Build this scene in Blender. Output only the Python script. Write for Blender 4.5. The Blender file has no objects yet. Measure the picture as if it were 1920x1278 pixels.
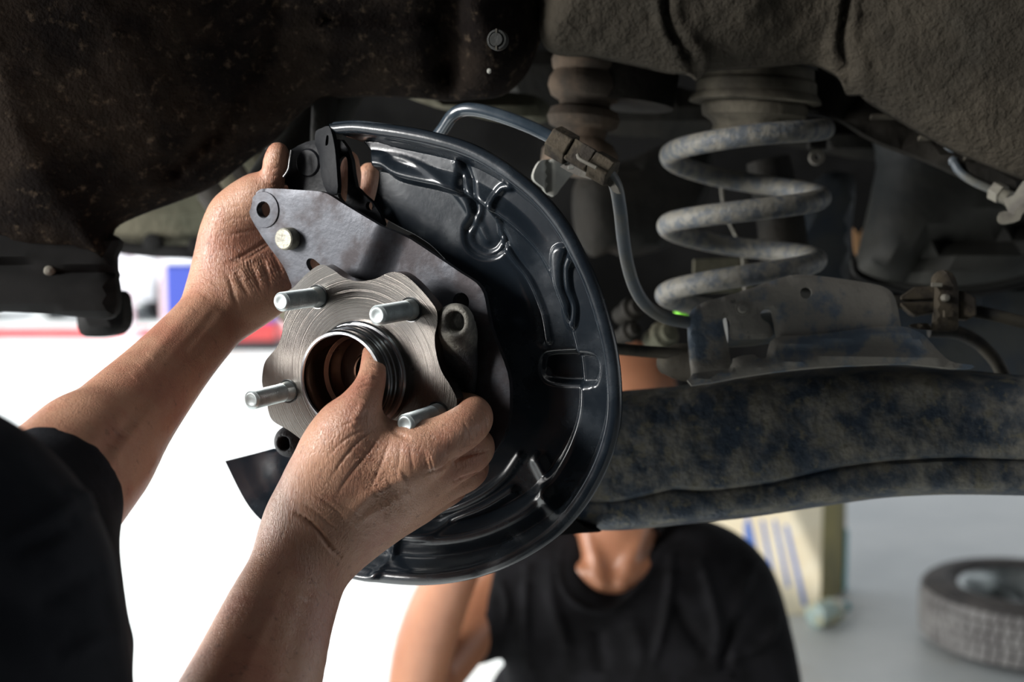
import bpy, bmesh, math, random
import numpy as np
from mathutils import Vector, Matrix, geometry
C = bpy.context.scene
COL = C.collection
random.seed(4); RNG = np.random.default_rng(7)

# ---------------- camera, world, lights, exposure ----------------
PITCH = math.radians(5.7); CAMZ = 1.4; F = 2400.0; CX, CY = 960.0, 639.0
cam_data = bpy.data.cameras.new('camera'); cam = bpy.data.objects.new('camera', cam_data); COL.objects.link(cam)
cam.location = (0, 0, CAMZ); cam.rotation_euler = (math.pi/2 - PITCH, 0, 0)
cam_data.sensor_width = 36; cam_data.lens = 45; cam_data.clip_start = 0.02; cam_data.clip_end = 200
cam_data.dof.use_dof = True; cam_data.dof.focus_distance = 0.80; cam_data.dof.aperture_fstop = 5.6
C.camera = cam
w = bpy.data.worlds.new('world'); C.world = w; w.use_nodes = True
bg = w.node_tree.nodes['Background']; bg.inputs[0].default_value = (0.93, 0.96, 1.0, 1); bg.inputs[1].default_value = 1.4
def lamp(name, kind, loc, target, energy, color, **k):
    d = bpy.data.lights.new(name, kind); d.energy = energy; d.color = color
    for a, b in k.items(): setattr(d, a, b)
    o = bpy.data.objects.new(name, d); COL.objects.link(o); o.location = loc
    o.rotation_euler = (Vector(target) - Vector(loc)).to_track_quat('-Z', 'Y').to_euler()
    return o
lamp('sun', 'SUN', (-4, -3, 8), (0.0, 0.0, 0.0), 7.5, (1.0, 0.97, 0.93), angle=0.01)
# daylight entering through the open bay on the left of the car
lamp('bay_daylight', 'AREA', (-2.0, 0.0, 1.95), (0.0, 0.85, 1.35), 82, (1.0, 0.98, 0.95), shape='RECTANGLE', size=.6, size_y=.7)
# added fill lamp standing in for sunlit yard bounce on the arms' left sides
lamp('yard_bounce_fill', 'AREA', (-2.3, 1.5, 1.15), (-0.15, 0.75, 1.2), 48, (1.0, 0.97, 0.93), shape='RECTANGLE', size=1.3, size_y=1.0)
C.view_settings.view_transform = 'Standard'; C.view_settings.look = 'None'
C.view_settings.exposure = 0.0; C.view_settings.gamma = 1.0; C.view_settings.use_curve_mapping = False

# ---------------- coordinates ----------------
R3 = np.array([[1, 0, 0], [0, -math.sin(PITCH), -math.cos(PITCH)], [0, math.cos(PITCH), -math.sin(PITCH)]])  # rows: right, down, forward
CAMP = np.array([0, 0, CAMZ])
def W(c): return np.asarray(c, float) @ R3 + CAMP            # camera-frame (right, down, forward) -> world
def P(x, y, d): return W(np.stack([(np.asarray(x, float)-CX)/F*d, (np.asarray(y, float)-CY)/F*d, np.asarray(d, float)*np.ones_like(np.asarray(x, float))], -1))
def PIX(w_):
    c = (np.asarray(w_) - CAMP) @ R3.T
    return np.stack([CX+F*c[..., 0]/c[..., 2], CY+F*c[..., 1]/c[..., 2]], -1)
class Frame:
    """a real plane in the place; uv() gives plane coordinates of the ray through a photo point"""
    def __init__(s, o, n, up=(0, 0, 1)):
        s.o = np.array(o, float); s.n = np.array(n, float)/np.linalg.norm(n)
        s.u = np.cross(up, s.n); s.u /= np.linalg.norm(s.u); s.v = np.cross(s.n, s.u)
    def at(s, u, v, w=0.0): return s.o + np.multiply.outer(u, s.u) + np.multiply.outer(v, s.v) + np.multiply.outer(w*np.ones_like(np.asarray(u, float)), s.n)
    def uv(s, px, w=0.0):
        px = np.asarray(px, float); d = np.stack([(px[..., 0]-CX)/F, (px[..., 1]-CY)/F, np.ones(px.shape[:-1])], -1) @ R3
        t = np.dot(s.o + s.n*w - CAMP, s.n)/(d @ s.n)
        p = CAMP + d*t[..., None] - s.o
        return np.stack([p @ s.u, p @ s.v], -1)
    def mat(s, u=0, v=0, w=0, rot=0):
        m = Matrix((( *s.u, 0), (*s.v, 0), (*s.n, 0), (0, 0, 0, 1))).transposed()
        m.translation = Vector(s.at(u, v, w)); return m @ Matrix.Rotation(rot, 4, 'Z')
def camframe(x, y, d, yaw=0, tilt=0):
    n = W([math.sin(yaw)*math.cos(tilt), -math.sin(tilt), -math.cos(yaw)*math.cos(tilt)]) - CAMP
    return Frame(P(x, y, d), n)

# ---------------- objects ----------------
def tag(o, label=None, cat=None, group=None, kind=None):
    for k, v in (('label', label), ('category', cat), ('group', group), ('kind', kind)):
        if v: o[k] = v
    return o
def thing(name, label, cat, loc, group=None):
    o = bpy.data.objects.new(name, None); COL.objects.link(o); o.location = Vector(loc); o.empty_display_size = .02
    return tag(o, label, cat, group)
def finish(name, verts, faces, mat, parent=None, smooth=True, sharp=None, mods=None):
    verts = np.asarray(verts, float)
    off = world_loc(parent) if parent is not None else verts.mean(0)
    me = bpy.data.meshes.new(name); me.from_pydata((verts-off).tolist(), [], [tuple(int(i) for i in f) for f in faces] if not isinstance(faces, list) else faces); me.validate()
    bm = bmesh.new(); bm.from_mesh(me); bmesh.ops.recalc_face_normals(bm, faces=bm.faces); bm.to_mesh(me); bm.free()
    return link(name, me, mat, parent, off, smooth, sharp)
def world_loc(p):
    r = np.zeros(3)
    while p is not None: r = r + np.array(p.location); p = p.parent
    return r
def link(name, me, mat, parent, off, smooth=True, sharp=None):
    me.materials.clear(); me.materials.append(mat)
    if smooth:
        me.shade_smooth()
        if sharp: me.set_sharp_from_angle(angle=math.radians(sharp))
    o = bpy.data.objects.new(name, me); COL.objects.link(o)
    if parent is not None: o.parent = parent
    else: o.location = Vector(off)
    return o
def subsurf(o, n=1):
    m = o.modifiers.new('s', 'SUBSURF'); m.levels = n; m.render_levels = n; return o
def bevel(o, wd=.0008, seg=2, ang=40):
    m = o.modifiers.new('b', 'BEVEL'); m.width = wd; m.segments = seg; m.limit_method = 'ANGLE'; m.angle_limit = math.radians(ang); return o

def spline(pts, n=8, closed=False):
    p = np.asarray(pts, float); N = len(p); out = []
    for i in range(N if closed else N-1):
        if closed: a, b, c, d = p[i-1], p[i], p[(i+1) % N], p[(i+2) % N]
        else: b, c = p[i], p[i+1]; a = p[i-1] if i else 2*b-c; d = p[i+2] if i+2 < N else 2*c-b
        for t in np.arange(n)/n:
            out.append(.5*((2*b)+(-a+c)*t+(2*a-5*b+4*c-d)*t*t+(-a+3*b-3*c+d)*t**3))
    if not closed: out.append(p[-1])
    return np.array(out)
def inpoly(q, poly):
    x, y = q[:, 0], q[:, 1]; r = np.zeros(len(q), bool); j = len(poly)-1
    for i in range(len(poly)):
        xi, yi = poly[i]; xj, yj = poly[j]
        c = ((yi > y) != (yj > y)) & (x < (xj-xi)*(y-yi)/((yj-yi) or 1e-12)+xi); r ^= c; j = i
    return r
def dist_poly(q, poly, closed=False):
    q = np.asarray(q, float); poly = np.asarray(poly, float); d = np.full(len(q), 1e9)
    n = len(poly)
    for i in range(n if closed else n-1):
        a = poly[i]; b = poly[(i+1) % n]; ab = b-a
        t = np.clip(((q-a) @ ab)/max(ab @ ab, 1e-12), 0, 1); d = np.minimum(d, np.linalg.norm(q-a-t[:, None]*ab, axis=1))
    return d
def resample(poly, step):
    poly = np.asarray(poly); out = []
    for i in range(len(poly)):
        a = poly[i]; b = poly[(i+1) % len(poly)]; L = np.linalg.norm(b-a)
        if L < 1e-9: continue
        k = max(1, int(math.ceil(L/step)))
        for t in range(k): out.append(a+(b-a)*t/k)
    r = [out[0]]
    for q in out[1:]:
        if np.linalg.norm(q-r[-1]) > step*.25: r.append(q)
    return np.array(r)
def plate(name, fr, outline, mat, parent=None, holes=(), w=0.0, thick=.004, grid=.006, hf=None, smooth_n=4, px=True, back=True, sharp=35, wob=None):
    """sheet cut to an outline, with holes, its own thickness and a height function hf(uv, pix, edge_distance)"""
    def cv(p):
        p = np.asarray(p, float)
        return fr.uv(p, w) if px else p
    ol = cv(spline(outline, smooth_n, True) if smooth_n > 1 else outline); ol = resample(ol, grid)
    hs = []
    for h in holes:
        if len(h) == 3:   # x, y, radius in metres
            c = cv([(h[0], h[1])])[0]; k = max(12, min(40, int(2*math.pi*h[2]/(grid*.6)))); a = np.arange(k)*2*math.pi/k
            hs.append(c+h[2]*np.stack([np.cos(a), np.sin(a)], 1))
        else: hs.append(cv(spline(h, 4, True)))
    lo, hi = ol.min(0), ol.max(0)
    gx, gy = np.meshgrid(np.arange(lo[0], hi[0], grid), np.arange(lo[1], hi[1], grid))
    gx = gx + (np.arange(gx.shape[0]) % 2)[:, None]*grid*.5
    g = np.stack([gx.ravel(), gy.ravel()], 1); g = g[inpoly(g, ol)]
    g = g[dist_poly(g, ol, True) > grid*.45]
    for h in hs: g = g[~inpoly(g, h)]; g = g[dist_poly(g, h, True) > grid*.35]
    vs = []; es = []
    for lp in [ol]+hs:
        b = len(vs); n = len(lp); vs += [Vector(x) for x in lp]; es += [(b+i, b+(i+1) % n) for i in range(n)]
    vs += [Vector(x) for x in g]
    V, E_, Fc, *_ = geometry.delaunay_2d_cdt(vs, es, [], 0, 1e-7)
    V = np.array([tuple(v) for v in V]); T = np.array([f for f in Fc if len(f) == 3])
    c = V[T].mean(1); k = inpoly(c, ol)
    for h in hs: k &= ~inpoly(c, h)
    T = T[k]
    a = V[T]; ar = (a[:, 1, 0]-a[:, 0, 0])*(a[:, 2, 1]-a[:, 0, 1])-(a[:, 1, 1]-a[:, 0, 1])*(a[:, 2, 0]-a[:, 0, 0])
    T[ar < 0] = T[ar < 0][:, ::-1]
    hgt = np.zeros(len(V))+w
    if hf is not None:
        hgt = hgt + hf(V, PIX(fr.at(V[:, 0], V[:, 1], w*np.ones(len(V)))), dist_poly(V, ol, True))
    A = fr.at(V[:, 0], V[:, 1], 0)+hgt[:, None]*fr.n
    B = A - fr.n*thick
    n = len(V); faces = [tuple(map(int, t)) for t in T]+[tuple(int(i)+n for i in t[::-1]) for t in T]
    cnt = {}
    for t in T:
        for i in range(3):
            e = (int(t[i]), int(t[(i+1) % 3])); cnt[e] = 1
    for (i, j) in cnt:
        if (j, i) not in cnt: faces.append((j, i, i+n, j+n))
    return finish(name, np.concatenate([A, B]), faces, mat, parent, True, sharp)
def gridmesh(name, rows, mat, parent=None, closeu=False, closev=False, caps=False, sharp=None, thick=0):
    rows = np.asarray(rows, float); n, m = rows.shape[:2]; f = []
    for i in range(n if closev else n-1):
        for j in range(m if closeu else m-1):
            a, b = i*m+j, i*m+(j+1) % m; c, d = ((i+1) % n)*m+(j+1) % m, ((i+1) % n)*m+j
            f.append((a, b, c, d))
    if caps: f += [tuple(range(m))[::-1], tuple((n-1)*m+j for j in range(m))]
    o = finish(name, rows.reshape(-1, 3), f, mat, parent, True, sharp)
    if thick:
        md = o.modifiers.new('t', 'SOLIDIFY'); md.thickness = thick; md.offset = 0
    return o
def tube(name, pts, rad, mat, parent=None, n=16, seg=8, smooth_path=True, rfun=None, caps=True):
    pts = np.asarray(pts, float)
    rad = np.asarray(rad if np.ndim(rad) else [rad]*len(pts), float)
    q = np.concatenate([pts, rad[:, None]], 1)
    if smooth_path: q = spline(q, seg)
    p, r = q[:, :3], q[:, 3]
    t = np.gradient(p, axis=0); t /= np.linalg.norm(t, axis=1)[:, None]+1e-12
    up = np.array([0, 0, 1.]) if abs(t[0][2]) < .9 else np.array([1., 0, 0])
    rows = []; u = np.cross(t[0], up); u /= np.linalg.norm(u); a = np.arange(n)*2*math.pi/n
    for i in range(len(p)):
        u = u-t[i]*(u @ t[i]); u /= np.linalg.norm(u); v = np.cross(t[i], u)
        rr = r[i] if rfun is None else r[i]*rfun(i/len(p), a)
        rows.append(p[i]+(np.cos(a)*rr)[:, None]*u+(np.sin(a)*rr)[:, None]*v)
    return gridmesh(name, rows, mat, parent, closeu=True, caps=caps, sharp=60)
def lathe(name, fr, prof, mat, parent=None, u=0, v=0, n=64, sharp=35, closed=False):
    """profile of (radius, height along the axis) in metres"""
    a = np.arange(n)*2*math.pi/n; rows = []
    for r, h in prof: rows.append(fr.at(u+np.cos(a)*r, v+np.sin(a)*r, h*np.ones(n)))
    return gridmesh(name, rows, mat, parent, closeu=True, closev=closed, caps=False, sharp=sharp)
def prism(name, fr, pts, w0, w1, mat, parent=None, bev=.0006, px=False):
    p = fr.uv(pts) if px else np.asarray(pts, float); n = len(p)
    A = fr.at(p[:, 0], p[:, 1], w0); B = fr.at(p[:, 0], p[:, 1], w1)
    f = [tuple(range(n))[::-1], tuple(range(n, 2*n))]+[(i, (i+1) % n, n+(i+1) % n, n+i) for i in range(n)]
    o = finish(name, np.concatenate([A, B]), f, mat, parent, True, 30)
    return bevel(o, bev, 2, 30) if bev else o
def box(name, fr, u0, u1, v0, v1, w0, w1, mat, parent=None, bev=.0006):
    return prism(name, fr, [(u0, v0), (u1, v0), (u1, v1), (u0, v1)], w0, w1, mat, parent, bev)
def ngon(k, r, ph=0): a = np.arange(k)*2*math.pi/k+ph; return np.stack([np.cos(a)*r, np.sin(a)*r], 1)

# ---------------- implicit bodies: union of tapered capsules, meshed by surface nets ----------------
class Sdf:
    def __init__(s, lo, hi, h):
        s.lo = np.array(lo, float); s.h = h; s.n = np.ceil((np.array(hi)-s.lo)/h).astype(int)+1
        s.f = np.full(s.n, 1.0, np.float32)
    def _box(s, lo, hi):
        a = np.clip(np.floor((lo-s.lo)/s.h).astype(int), 0, s.n); b = np.clip(np.ceil((hi-s.lo)/s.h).astype(int)+1, 0, s.n)
        return a, b
    def _eval(s, a, b, pts, rad):
        ax = [(s.lo[i]+np.arange(a[i], b[i])*s.h).astype(np.float32) for i in range(3)]
        X, Y, Z = np.meshgrid(*ax, indexing='ij'); return s._seg(X, Y, Z, pts, rad)
    def _seg(s, X, Y, Z, pts, rad):
        d = None
        for i in range(len(pts)-1 if len(pts) > 1 else 1):
            p = pts[i]; q = pts[min(i+1, len(pts)-1)]; r0 = rad[i]; r1 = rad[min(i+1, len(pts)-1)]; v = q-p; L = max(v @ v, 1e-12)
            x, y, z = X-p[0], Y-p[1], Z-p[2]
            t = np.clip((x*v[0]+y*v[1]+z*v[2])/L, 0, 1)
            e = np.sqrt((x-t*v[0])**2+(y-t*v[1])**2+(z-t*v[2])**2)-(r0+(r1-r0)*t)
            d = e if d is None else np.minimum(d, e)
        return d
    def add(s, pts, rad, k=.004, ik=None, n=4):
        pts = np.atleast_2d(pts).astype(float); rad = np.asarray(rad if np.ndim(rad) else [rad]*len(pts), float)
        if len(pts) > 2:
            q = spline(np.concatenate([pts, rad[:, None]], 1), n); pts, rad = q[:, :3], q[:, 3]
        m = rad.max()+k*1.5+3*s.h; a, b = s._box(pts.min(0)-m, pts.max(0)+m)
        if (b <= a).any(): return
        d = s._eval(a, b, pts, rad); g = s.f[a[0]:b[0], a[1]:b[1], a[2]:b[2]]
        h = np.maximum(k-np.abs(g-d), 0)/k; g[...] = np.minimum(g, d)-h*h*k*.25
    def union(s, o, k):
        h = np.maximum(k-np.abs(s.f-o), 0)/k; s.f[...] = np.minimum(s.f, o)-h*h*k*.25
    def cut(s, pts, rad, k=.003):
        pts = np.atleast_2d(pts).astype(float); rad = np.asarray(rad if np.ndim(rad) else [rad]*len(pts), float)
        m = rad.max()+k*1.5+3*s.h; a, b = s._box(pts.min(0)-m, pts.max(0)+m)
        if (b <= a).any(): return
        d = -s._eval(a, b, pts, rad); g = s.f[a[0]:b[0], a[1]:b[1], a[2]:b[2]]
        h = np.maximum(k-np.abs(g-d), 0)/k; g[...] = np.maximum(g, d)+h*h*k*.25
    def plane(s, p, n, k=.002):      # keep the side n points away from
        ax = [(s.lo[i]+np.arange(s.n[i])*s.h) for i in range(3)]
        d = ((ax[0]-p[0])*n[0])[:, None, None]+((ax[1]-p[1])*n[1])[None, :, None]+((ax[2]-p[2])*n[2])[None, None, :]
        h = np.maximum(k-np.abs(s.f-d), 0)/k; s.f[...] = np.maximum(s.f, d)+h*h*k*.25
    def mesh(s, smooth=2):
        f = s.f.copy(); f[0], f[-1] = 1, 1; f[:, 0], f[:, -1] = 1, 1; f[:, :, 0], f[:, :, -1] = 1, 1
        ins = f < 0
        cells = np.zeros(np.array(f.shape)-1, bool); c0 = ins[:-1, :-1, :-1]
        for dx in (0, 1):
            for dy in (0, 1):
                for dz in (0, 1):
                    cells |= ins[dx:ins.shape[0]-1+dx, dy:ins.shape[1]-1+dy, dz:ins.shape[2]-1+dz] != c0
        idx = np.argwhere(cells); vid = np.full(cells.shape, -1, int); vid[tuple(idx.T)] = np.arange(len(idx))
        acc = np.zeros((len(idx), 3)); cnt = np.zeros(len(idx))
        cor = [(x, y, z) for x in (0, 1) for y in (0, 1) for z in (0, 1)]
        for i, c in enumerate(cor):
            for j, d in enumerate(cor):
                if j > i and sum(abs(c[k]-d[k]) for k in range(3)) == 1:
                    A = f[tuple((idx+c).T)]; B = f[tuple((idx+d).T)]; m = (A < 0) != (B < 0)
                    t = np.where(m, A/np.where(m, A-B, 1), 0)
                    acc += np.where(m[:, None], np.array(c)+t[:, None]*(np.array(d)-np.array(c)), 0); cnt += m
        V = s.lo+(idx+acc/cnt[:, None])*s.h
        Q = []
        for ax in range(3):
            o1, o2 = [(1, 2), (2, 0), (0, 1)][ax]
            sl0 = [slice(1, -1)]*3; sl0[ax] = slice(0, -1); sl1 = list(sl0); sl1[ax] = slice(1, None)
            a = ins[tuple(sl0)]; b = ins[tuple(sl1)]
            e = np.argwhere(a != b); 
            if not len(e): continue
            flip = a[tuple(e.T)]
            off = np.array([1, 1, 1]); off[ax] = 0; e = e+off
            u1 = np.zeros(3, int); u1[o1] = 1; u2 = np.zeros(3, int); u2[o2] = 1
            q = np.stack([vid[tuple((e-u1-u2).T)], vid[tuple((e-u2).T)], vid[tuple(e.T)], vid[tuple((e-u1).T)]], 1)
            q[~flip] = q[~flip][:, ::-1]; Q.append(q)
        Q = np.concatenate(Q)
        e = np.concatenate([Q[:, [0, 1]], Q[:, [1, 2]], Q[:, [2, 3]], Q[:, [3, 0]]])
        for it in range(smooth):
            S = np.zeros_like(V); N = np.zeros(len(V))
            for i, j in ((0, 1), (1, 0)):
                for k in range(3): S[:, k] += np.bincount(e[:, i], V[e[:, j], k], len(V))
                N += np.bincount(e[:, i], minlength=len(V))
            V = V*.45+.55*S/np.maximum(N, 1)[:, None]
        return V, Q
def subdivide(V, Q):
    """one round of linear quad subdivision"""
    e = np.sort(np.concatenate([Q[:, [0, 1]], Q[:, [1, 2]], Q[:, [2, 3]], Q[:, [3, 0]]]), 1)
    ue, inv = np.unique(e[:, 0]*len(V)+e[:, 1], return_inverse=True); a, b = ue//len(V), ue % len(V)
    M = (V[a]+V[b])/2; Fc = V[Q].mean(1); n = len(V); nq = len(Q)
    m = inv.reshape(4, nq)+n; fc = np.arange(nq)+n+len(M)
    nQ = np.concatenate([np.stack([Q[:, i], m[i], fc, m[i-1]], 1) for i in range(4)])
    return np.concatenate([V, M, Fc]), nQ
def relax(V, Q, it=1, k=.5):
    e = np.concatenate([Q[:, [0, 1]], Q[:, [1, 2]], Q[:, [2, 3]], Q[:, [3, 0]]])
    for _ in range(it):
        S = np.zeros_like(V); N = np.zeros(len(V))
        for i, j in ((0, 1), (1, 0)):
            for c in range(3): S[:, c] += np.bincount(e[:, i], V[e[:, j], c], len(V))
            N += np.bincount(e[:, i], minlength=len(V))
        V = V*(1-k)+k*S/np.maximum(N, 1)[:, None]
    return V
def normals(V, Q):
    n = np.cross(V[Q[:, 2]]-V[Q[:, 0]], V[Q[:, 3]]-V[Q[:, 1]]); N = np.zeros_like(V)
    for k in range(4):
        for c in range(3): N[:, c] += np.bincount(Q[:, k], n[:, c], len(V))
    return N/np.maximum(np.linalg.norm(N, axis=1), 1e-12)[:, None]
def quadmesh(name, V, Q, mat, parent=None):
    off = world_loc(parent) if parent is not None else V.mean(0)
    me = bpy.data.meshes.new(name); me.vertices.add(len(V)); me.vertices.foreach_set('co', (V-off).astype(np.float32).ravel())
    me.loops.add(Q.size); me.loops.foreach_set('vertex_index', Q.astype(np.int32).ravel())
    me.polygons.add(len(Q)); me.polygons.foreach_set('loop_start', np.arange(len(Q), dtype=np.int32)*4)
    me.update(calc_edges=True); me.validate()
    return link(name, me, mat, parent, off)

# ---------------- materials ----------------
def mat(name, col, rough=.5, metal=0.0, col2=None, nscale=30, mix=(.4, .6), bump=0.0, bscale=200, spec=.5, sss=0, stretch=None, rvar=0.0, coat=0, detail=6, col3=None, n3=8, mix3=(.55, .62), aniso=0, bump2=None):
    m = bpy.data.materials.new(name); m.use_nodes = True; nt = m.node_tree; N = nt.nodes; L = nt.links
    b = N['Principled BSDF']; b.inputs['Roughness'].default_value = rough; b.inputs['Metallic'].default_value = metal
    b.inputs['Base Color'].default_value = (*col, 1); b.inputs['Specular IOR Level'].default_value = spec
    b.inputs['Coat Weight'].default_value = coat; b.inputs['Coat Roughness'].default_value = .12
    b.inputs['Anisotropic'].default_value = aniso
    if sss: b.inputs['Subsurface Weight'].default_value = sss; b.inputs['Subsurface Radius'].default_value = (1, .35, .2); b.inputs['Subsurface Scale'].default_value = .006
    tc = N.new('ShaderNodeTexCoord'); mp = N.new('ShaderNodeMapping'); L.new(tc.outputs['Object'], mp.inputs[0])
    if stretch: mp.inputs['Scale'].default_value = stretch
    def noise(s, d=detail, r=.6):
        n = N.new('ShaderNodeTexNoise'); n.inputs['Scale'].default_value = s; n.inputs['Detail'].default_value = d; n.inputs['Roughness'].default_value = r
        L.new(mp.outputs[0], n.inputs['Vector']); return n
    def ramp(src, lo, hi):
        r = N.new('ShaderNodeMapRange'); r.interpolation_type = 'SMOOTHSTEP'; r.inputs[1].default_value = lo; r.inputs[2].default_value = hi; L.new(src, r.inputs[0]); return r.outputs[0]
    cur = None
    if col2 is not None:
        n = noise(nscale); mx = N.new('ShaderNodeMix'); mx.data_type = 'RGBA'; L.new(ramp(n.outputs[0], *mix), mx.inputs[0])
        mx.inputs[6].default_value = (*col, 1); mx.inputs[7].default_value = (*col2, 1); cur = mx.outputs[2]; L.new(cur, b.inputs['Base Color'])
        if rvar:
            r = N.new('ShaderNodeMapRange'); r.inputs[1].default_value = mix[0]; r.inputs[2].default_value = mix[1]; r.inputs[3].default_value = rough; r.inputs[4].default_value = min(1, rough+rvar)
            L.new(n.outputs[0], r.inputs[0]); L.new(r.outputs[0], b.inputs['Roughness'])
    if col3 is not None:
        n = noise(n3, 8, .7); mx = N.new('ShaderNodeMix'); mx.data_type = 'RGBA'; L.new(ramp(n.outputs[0], *mix3), mx.inputs[0])
        if cur: L.new(cur, mx.inputs[6])
        else: mx.inputs[6].default_value = (*col, 1)
        mx.inputs[7].default_value = (*col3, 1); cur = mx.outputs[2]; L.new(cur, b.inputs['Base Color'])
    if bump:
        n = noise(bscale, 4); bp = N.new('ShaderNodeBump'); bp.inputs['Strength'].default_value = bump; bp.inputs['Distance'].default_value = 1.0/bscale*.6
        L.new(n.outputs[0], bp.inputs['Height']); L.new(bp.outputs[0], b.inputs['Normal'])
        if bump2:
            n2 = noise(bump2[1], 5); b2 = N.new('ShaderNodeBump'); b2.inputs['Strength'].default_value = bump2[0]; b2.inputs['Distance'].default_value = .6/bump2[1]
            L.new(n2.outputs[0], b2.inputs['Height']); L.new(b2.outputs[0], bp.inputs['Normal'])
    return m
M = {}
M['concrete'] = mat('concrete floor', (.58, .61, .61), .5, col2=(.47, .51, .52), nscale=1.6, mix=(.35, .7), bump=.15, bscale=40, col3=(.46, .42, .38), n3=.9, mix3=(.55, .7))
M['red_paint'] = mat('red floor paint', (.62, .03, .04), .5, col2=(.5, .06, .06), nscale=3)
M['roof'] = mat('grey roof sheet', (.06, .062, .065), .7, col2=(.05, .05, .052), nscale=2)
M['undercoat'] = mat('dusty underbody coating', (.048, .041, .031), .9, col2=(.030, .026, .020), nscale=9, bump=1.0, bscale=330, col3=(.034, .031, .025), n3=5, mix3=(.56, .7), bump2=(.6, 60), spec=.12)
M['felt'] = mat('brown black felt liner', (.018, .0135, .0105), .97, col2=(.007, .0055, .005), nscale=16, bump=1.0, bscale=420, spec=.05, col3=(.062, .046, .032), n3=110, mix3=(.54, .70), bump2=(.5, 120))
M['underbody'] = mat('dark underbody paint', (.011, .011, .010), .7, col2=(.020, .018, .015), nscale=7, bump=.3, bscale=80, spec=.12)
M['underbody_black'] = mat('black underbody', (.006, .006, .006), .8, col2=(.012, .012, .012), nscale=9, spec=.12)
M['khaki'] = mat('khaki dusty sill', (.12, .11, .08), .8, col2=(.07, .07, .05), nscale=12, bump=.4, bscale=60, spec=.12)
M['tank'] = mat('dark plastic tank', (.016, .018, .019), .55, col2=(.030, .030, .027), nscale=5, bump=.2, bscale=90, spec=.12)
M['blue_steel'] = mat('dusty blue painted steel', (.022, .028, .036), .6, col2=(.035, .038, .038), nscale=14, bump=.2, bscale=120, spec=.12)
M['arm'] = mat('dusty blue black arm', (.027, .039, .056), .40, col2=(.170, .160, .133), nscale=48, mix=(.38, .72), bump=.12, bscale=260, rvar=.4, col3=(.11, .105, .082), n3=90, mix3=(.53, .62), bump2=(.25, 20), spec=.3)
M['arm_bracket'] = mat('dusty grey bracket', (.20, .188, .165), .6, col2=(.085, .112, .145), nscale=34, mix=(.48, .62), bump=.3, bscale=180, col3=(.05, .05, .045), n3=80, mix3=(.62, .7), spec=.3)
M['spring'] = mat('weathered coil', (.150, .143, .124), .5, col2=(.072, .080, .090), nscale=95, mix=(.42, .62), bump=.4, bscale=160, rvar=.1, col3=(.02, .02, .02), n3=90, mix3=(.66, .72), spec=.3)
M['rubber_dust'] = mat('dusty rubber', (.095, .085, .066), .85, col2=(.05, .045, .036), nscale=22, bump=.3, bscale=120, spec=.12)
M['rust_rubber'] = mat('brown dusty rubber boot', (.155, .115, .085), .85, col2=(.08, .066, .054), nscale=18, bump=.3, bscale=120, spec=.12)
M['rim'] = mat('dusty rolled enamel rim', (.022, .030, .040), .3, col2=(.06, .072, .085), nscale=60, mix=(.40, .62), bump=.2, bscale=400, rvar=.15, col3=(.14, .15, .15), n3=160, mix3=(.62, .72))
M['hose'] = mat('glossy blue black hose', (.025, .038, .052), .26, col2=(.045, .06, .075), nscale=40, coat=.4, spec=.7)
M['hose_dull'] = mat('dusty blue grey hose', (.06, .075, .09), .5, col2=(.09, .09, .08), nscale=30, bump=.1, bscale=200)
M['cable_black'] = mat('black cable', (.02, .02, .02), .6, col2=(.05, .045, .035), nscale=30, spec=.12)
M['clip'] = mat('dirty brown connector', (.075, .062, .045), .75, col2=(.035, .03, .025), nscale=60, bump=.6, bscale=400, spec=.12)
M['clip_grey'] = mat('dull grey clip', (.17, .16, .13), .6, col2=(.11, .1, .085), nscale=40, bump=.2, bscale=300)
M['pale_bracket'] = mat('pale grey bracket', (.42, .42, .38), .6, col2=(.30, .30, .27), nscale=20)
M['shield'] = mat('gloss blue black enamel', (.009, .013, .018), .19, col2=(.022, .029, .037), nscale=26, mix=(.45, .75), bump=.03, bscale=300, rvar=.16, spec=.6, coat=0, col3=(.07, .08, .09), n3=150, mix3=(.68, .78))
M['plate'] = mat('smoky grey steel plate', (.060, .063, .073), .40, .55, col2=(.034, .029, .032), nscale=30, mix=(.42, .6), bump=.08, bscale=260, rvar=.15)
M['plate_dark'] = mat('black enamel steel', (.005, .006, .008), .42, 0, spec=.15, col2=(.010, .011, .013), nscale=30, bump=.1, bscale=200)
M['pin'] = mat('zinc pin head', (.36, .35, .29), .5, .5, col2=(.24, .23, .19), nscale=160, bump=.25, bscale=300)
M['stud'] = mat('zinc plated stud', (.60, .66, .66), .36, .75, col2=(.42, .47, .48), nscale=70, rvar=.1)
M['cast'] = mat('black cast iron', (.022, .023, .026), .5, .3, col2=(.045, .045, .045), nscale=40, bump=.7, bscale=500)
M['cast_ear'] = mat('rough grey cast iron', (.26, .25, .215), .6, .3, col2=(.10, .095, .085), nscale=60, bump=.9, bscale=550)
M['denim'] = mat('dark work trousers', (.012, .014, .02), .9)
M['steel'] = mat('dark turned steel', (.10, .10, .10), .3, .9)
M['shirt'] = mat('black cotton', (.006, .007, .010), .92, col2=(.015, .016, .020), nscale=20, bump=.25, bscale=500, spec=.2)
M['shirt_far'] = mat('black jersey cotton', (.007, .007, .008), .85, col2=(.012, .012, .014), nscale=20, spec=.12)
M['hair'] = mat('black hair', (.012, .010, .009), .6, bump=.4, bscale=120)
M['white_paint'] = mat('white car paint', (.78, .80, .84), .35, coat=.3)
M['blue_paint'] = mat('blue panel paint', (.05, .08, .42), .4)
M['dark_glass'] = mat('dark glass', (.03, .03, .035), .1)
M['black_trim'] = mat('black plastic trim', (.015, .015, .018), .5)
M['tyre'] = mat('worn dusty tyre rubber', (.045, .042, .042), .8, col2=(.075, .068, .064), nscale=9, bump=.3, bscale=60)
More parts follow.
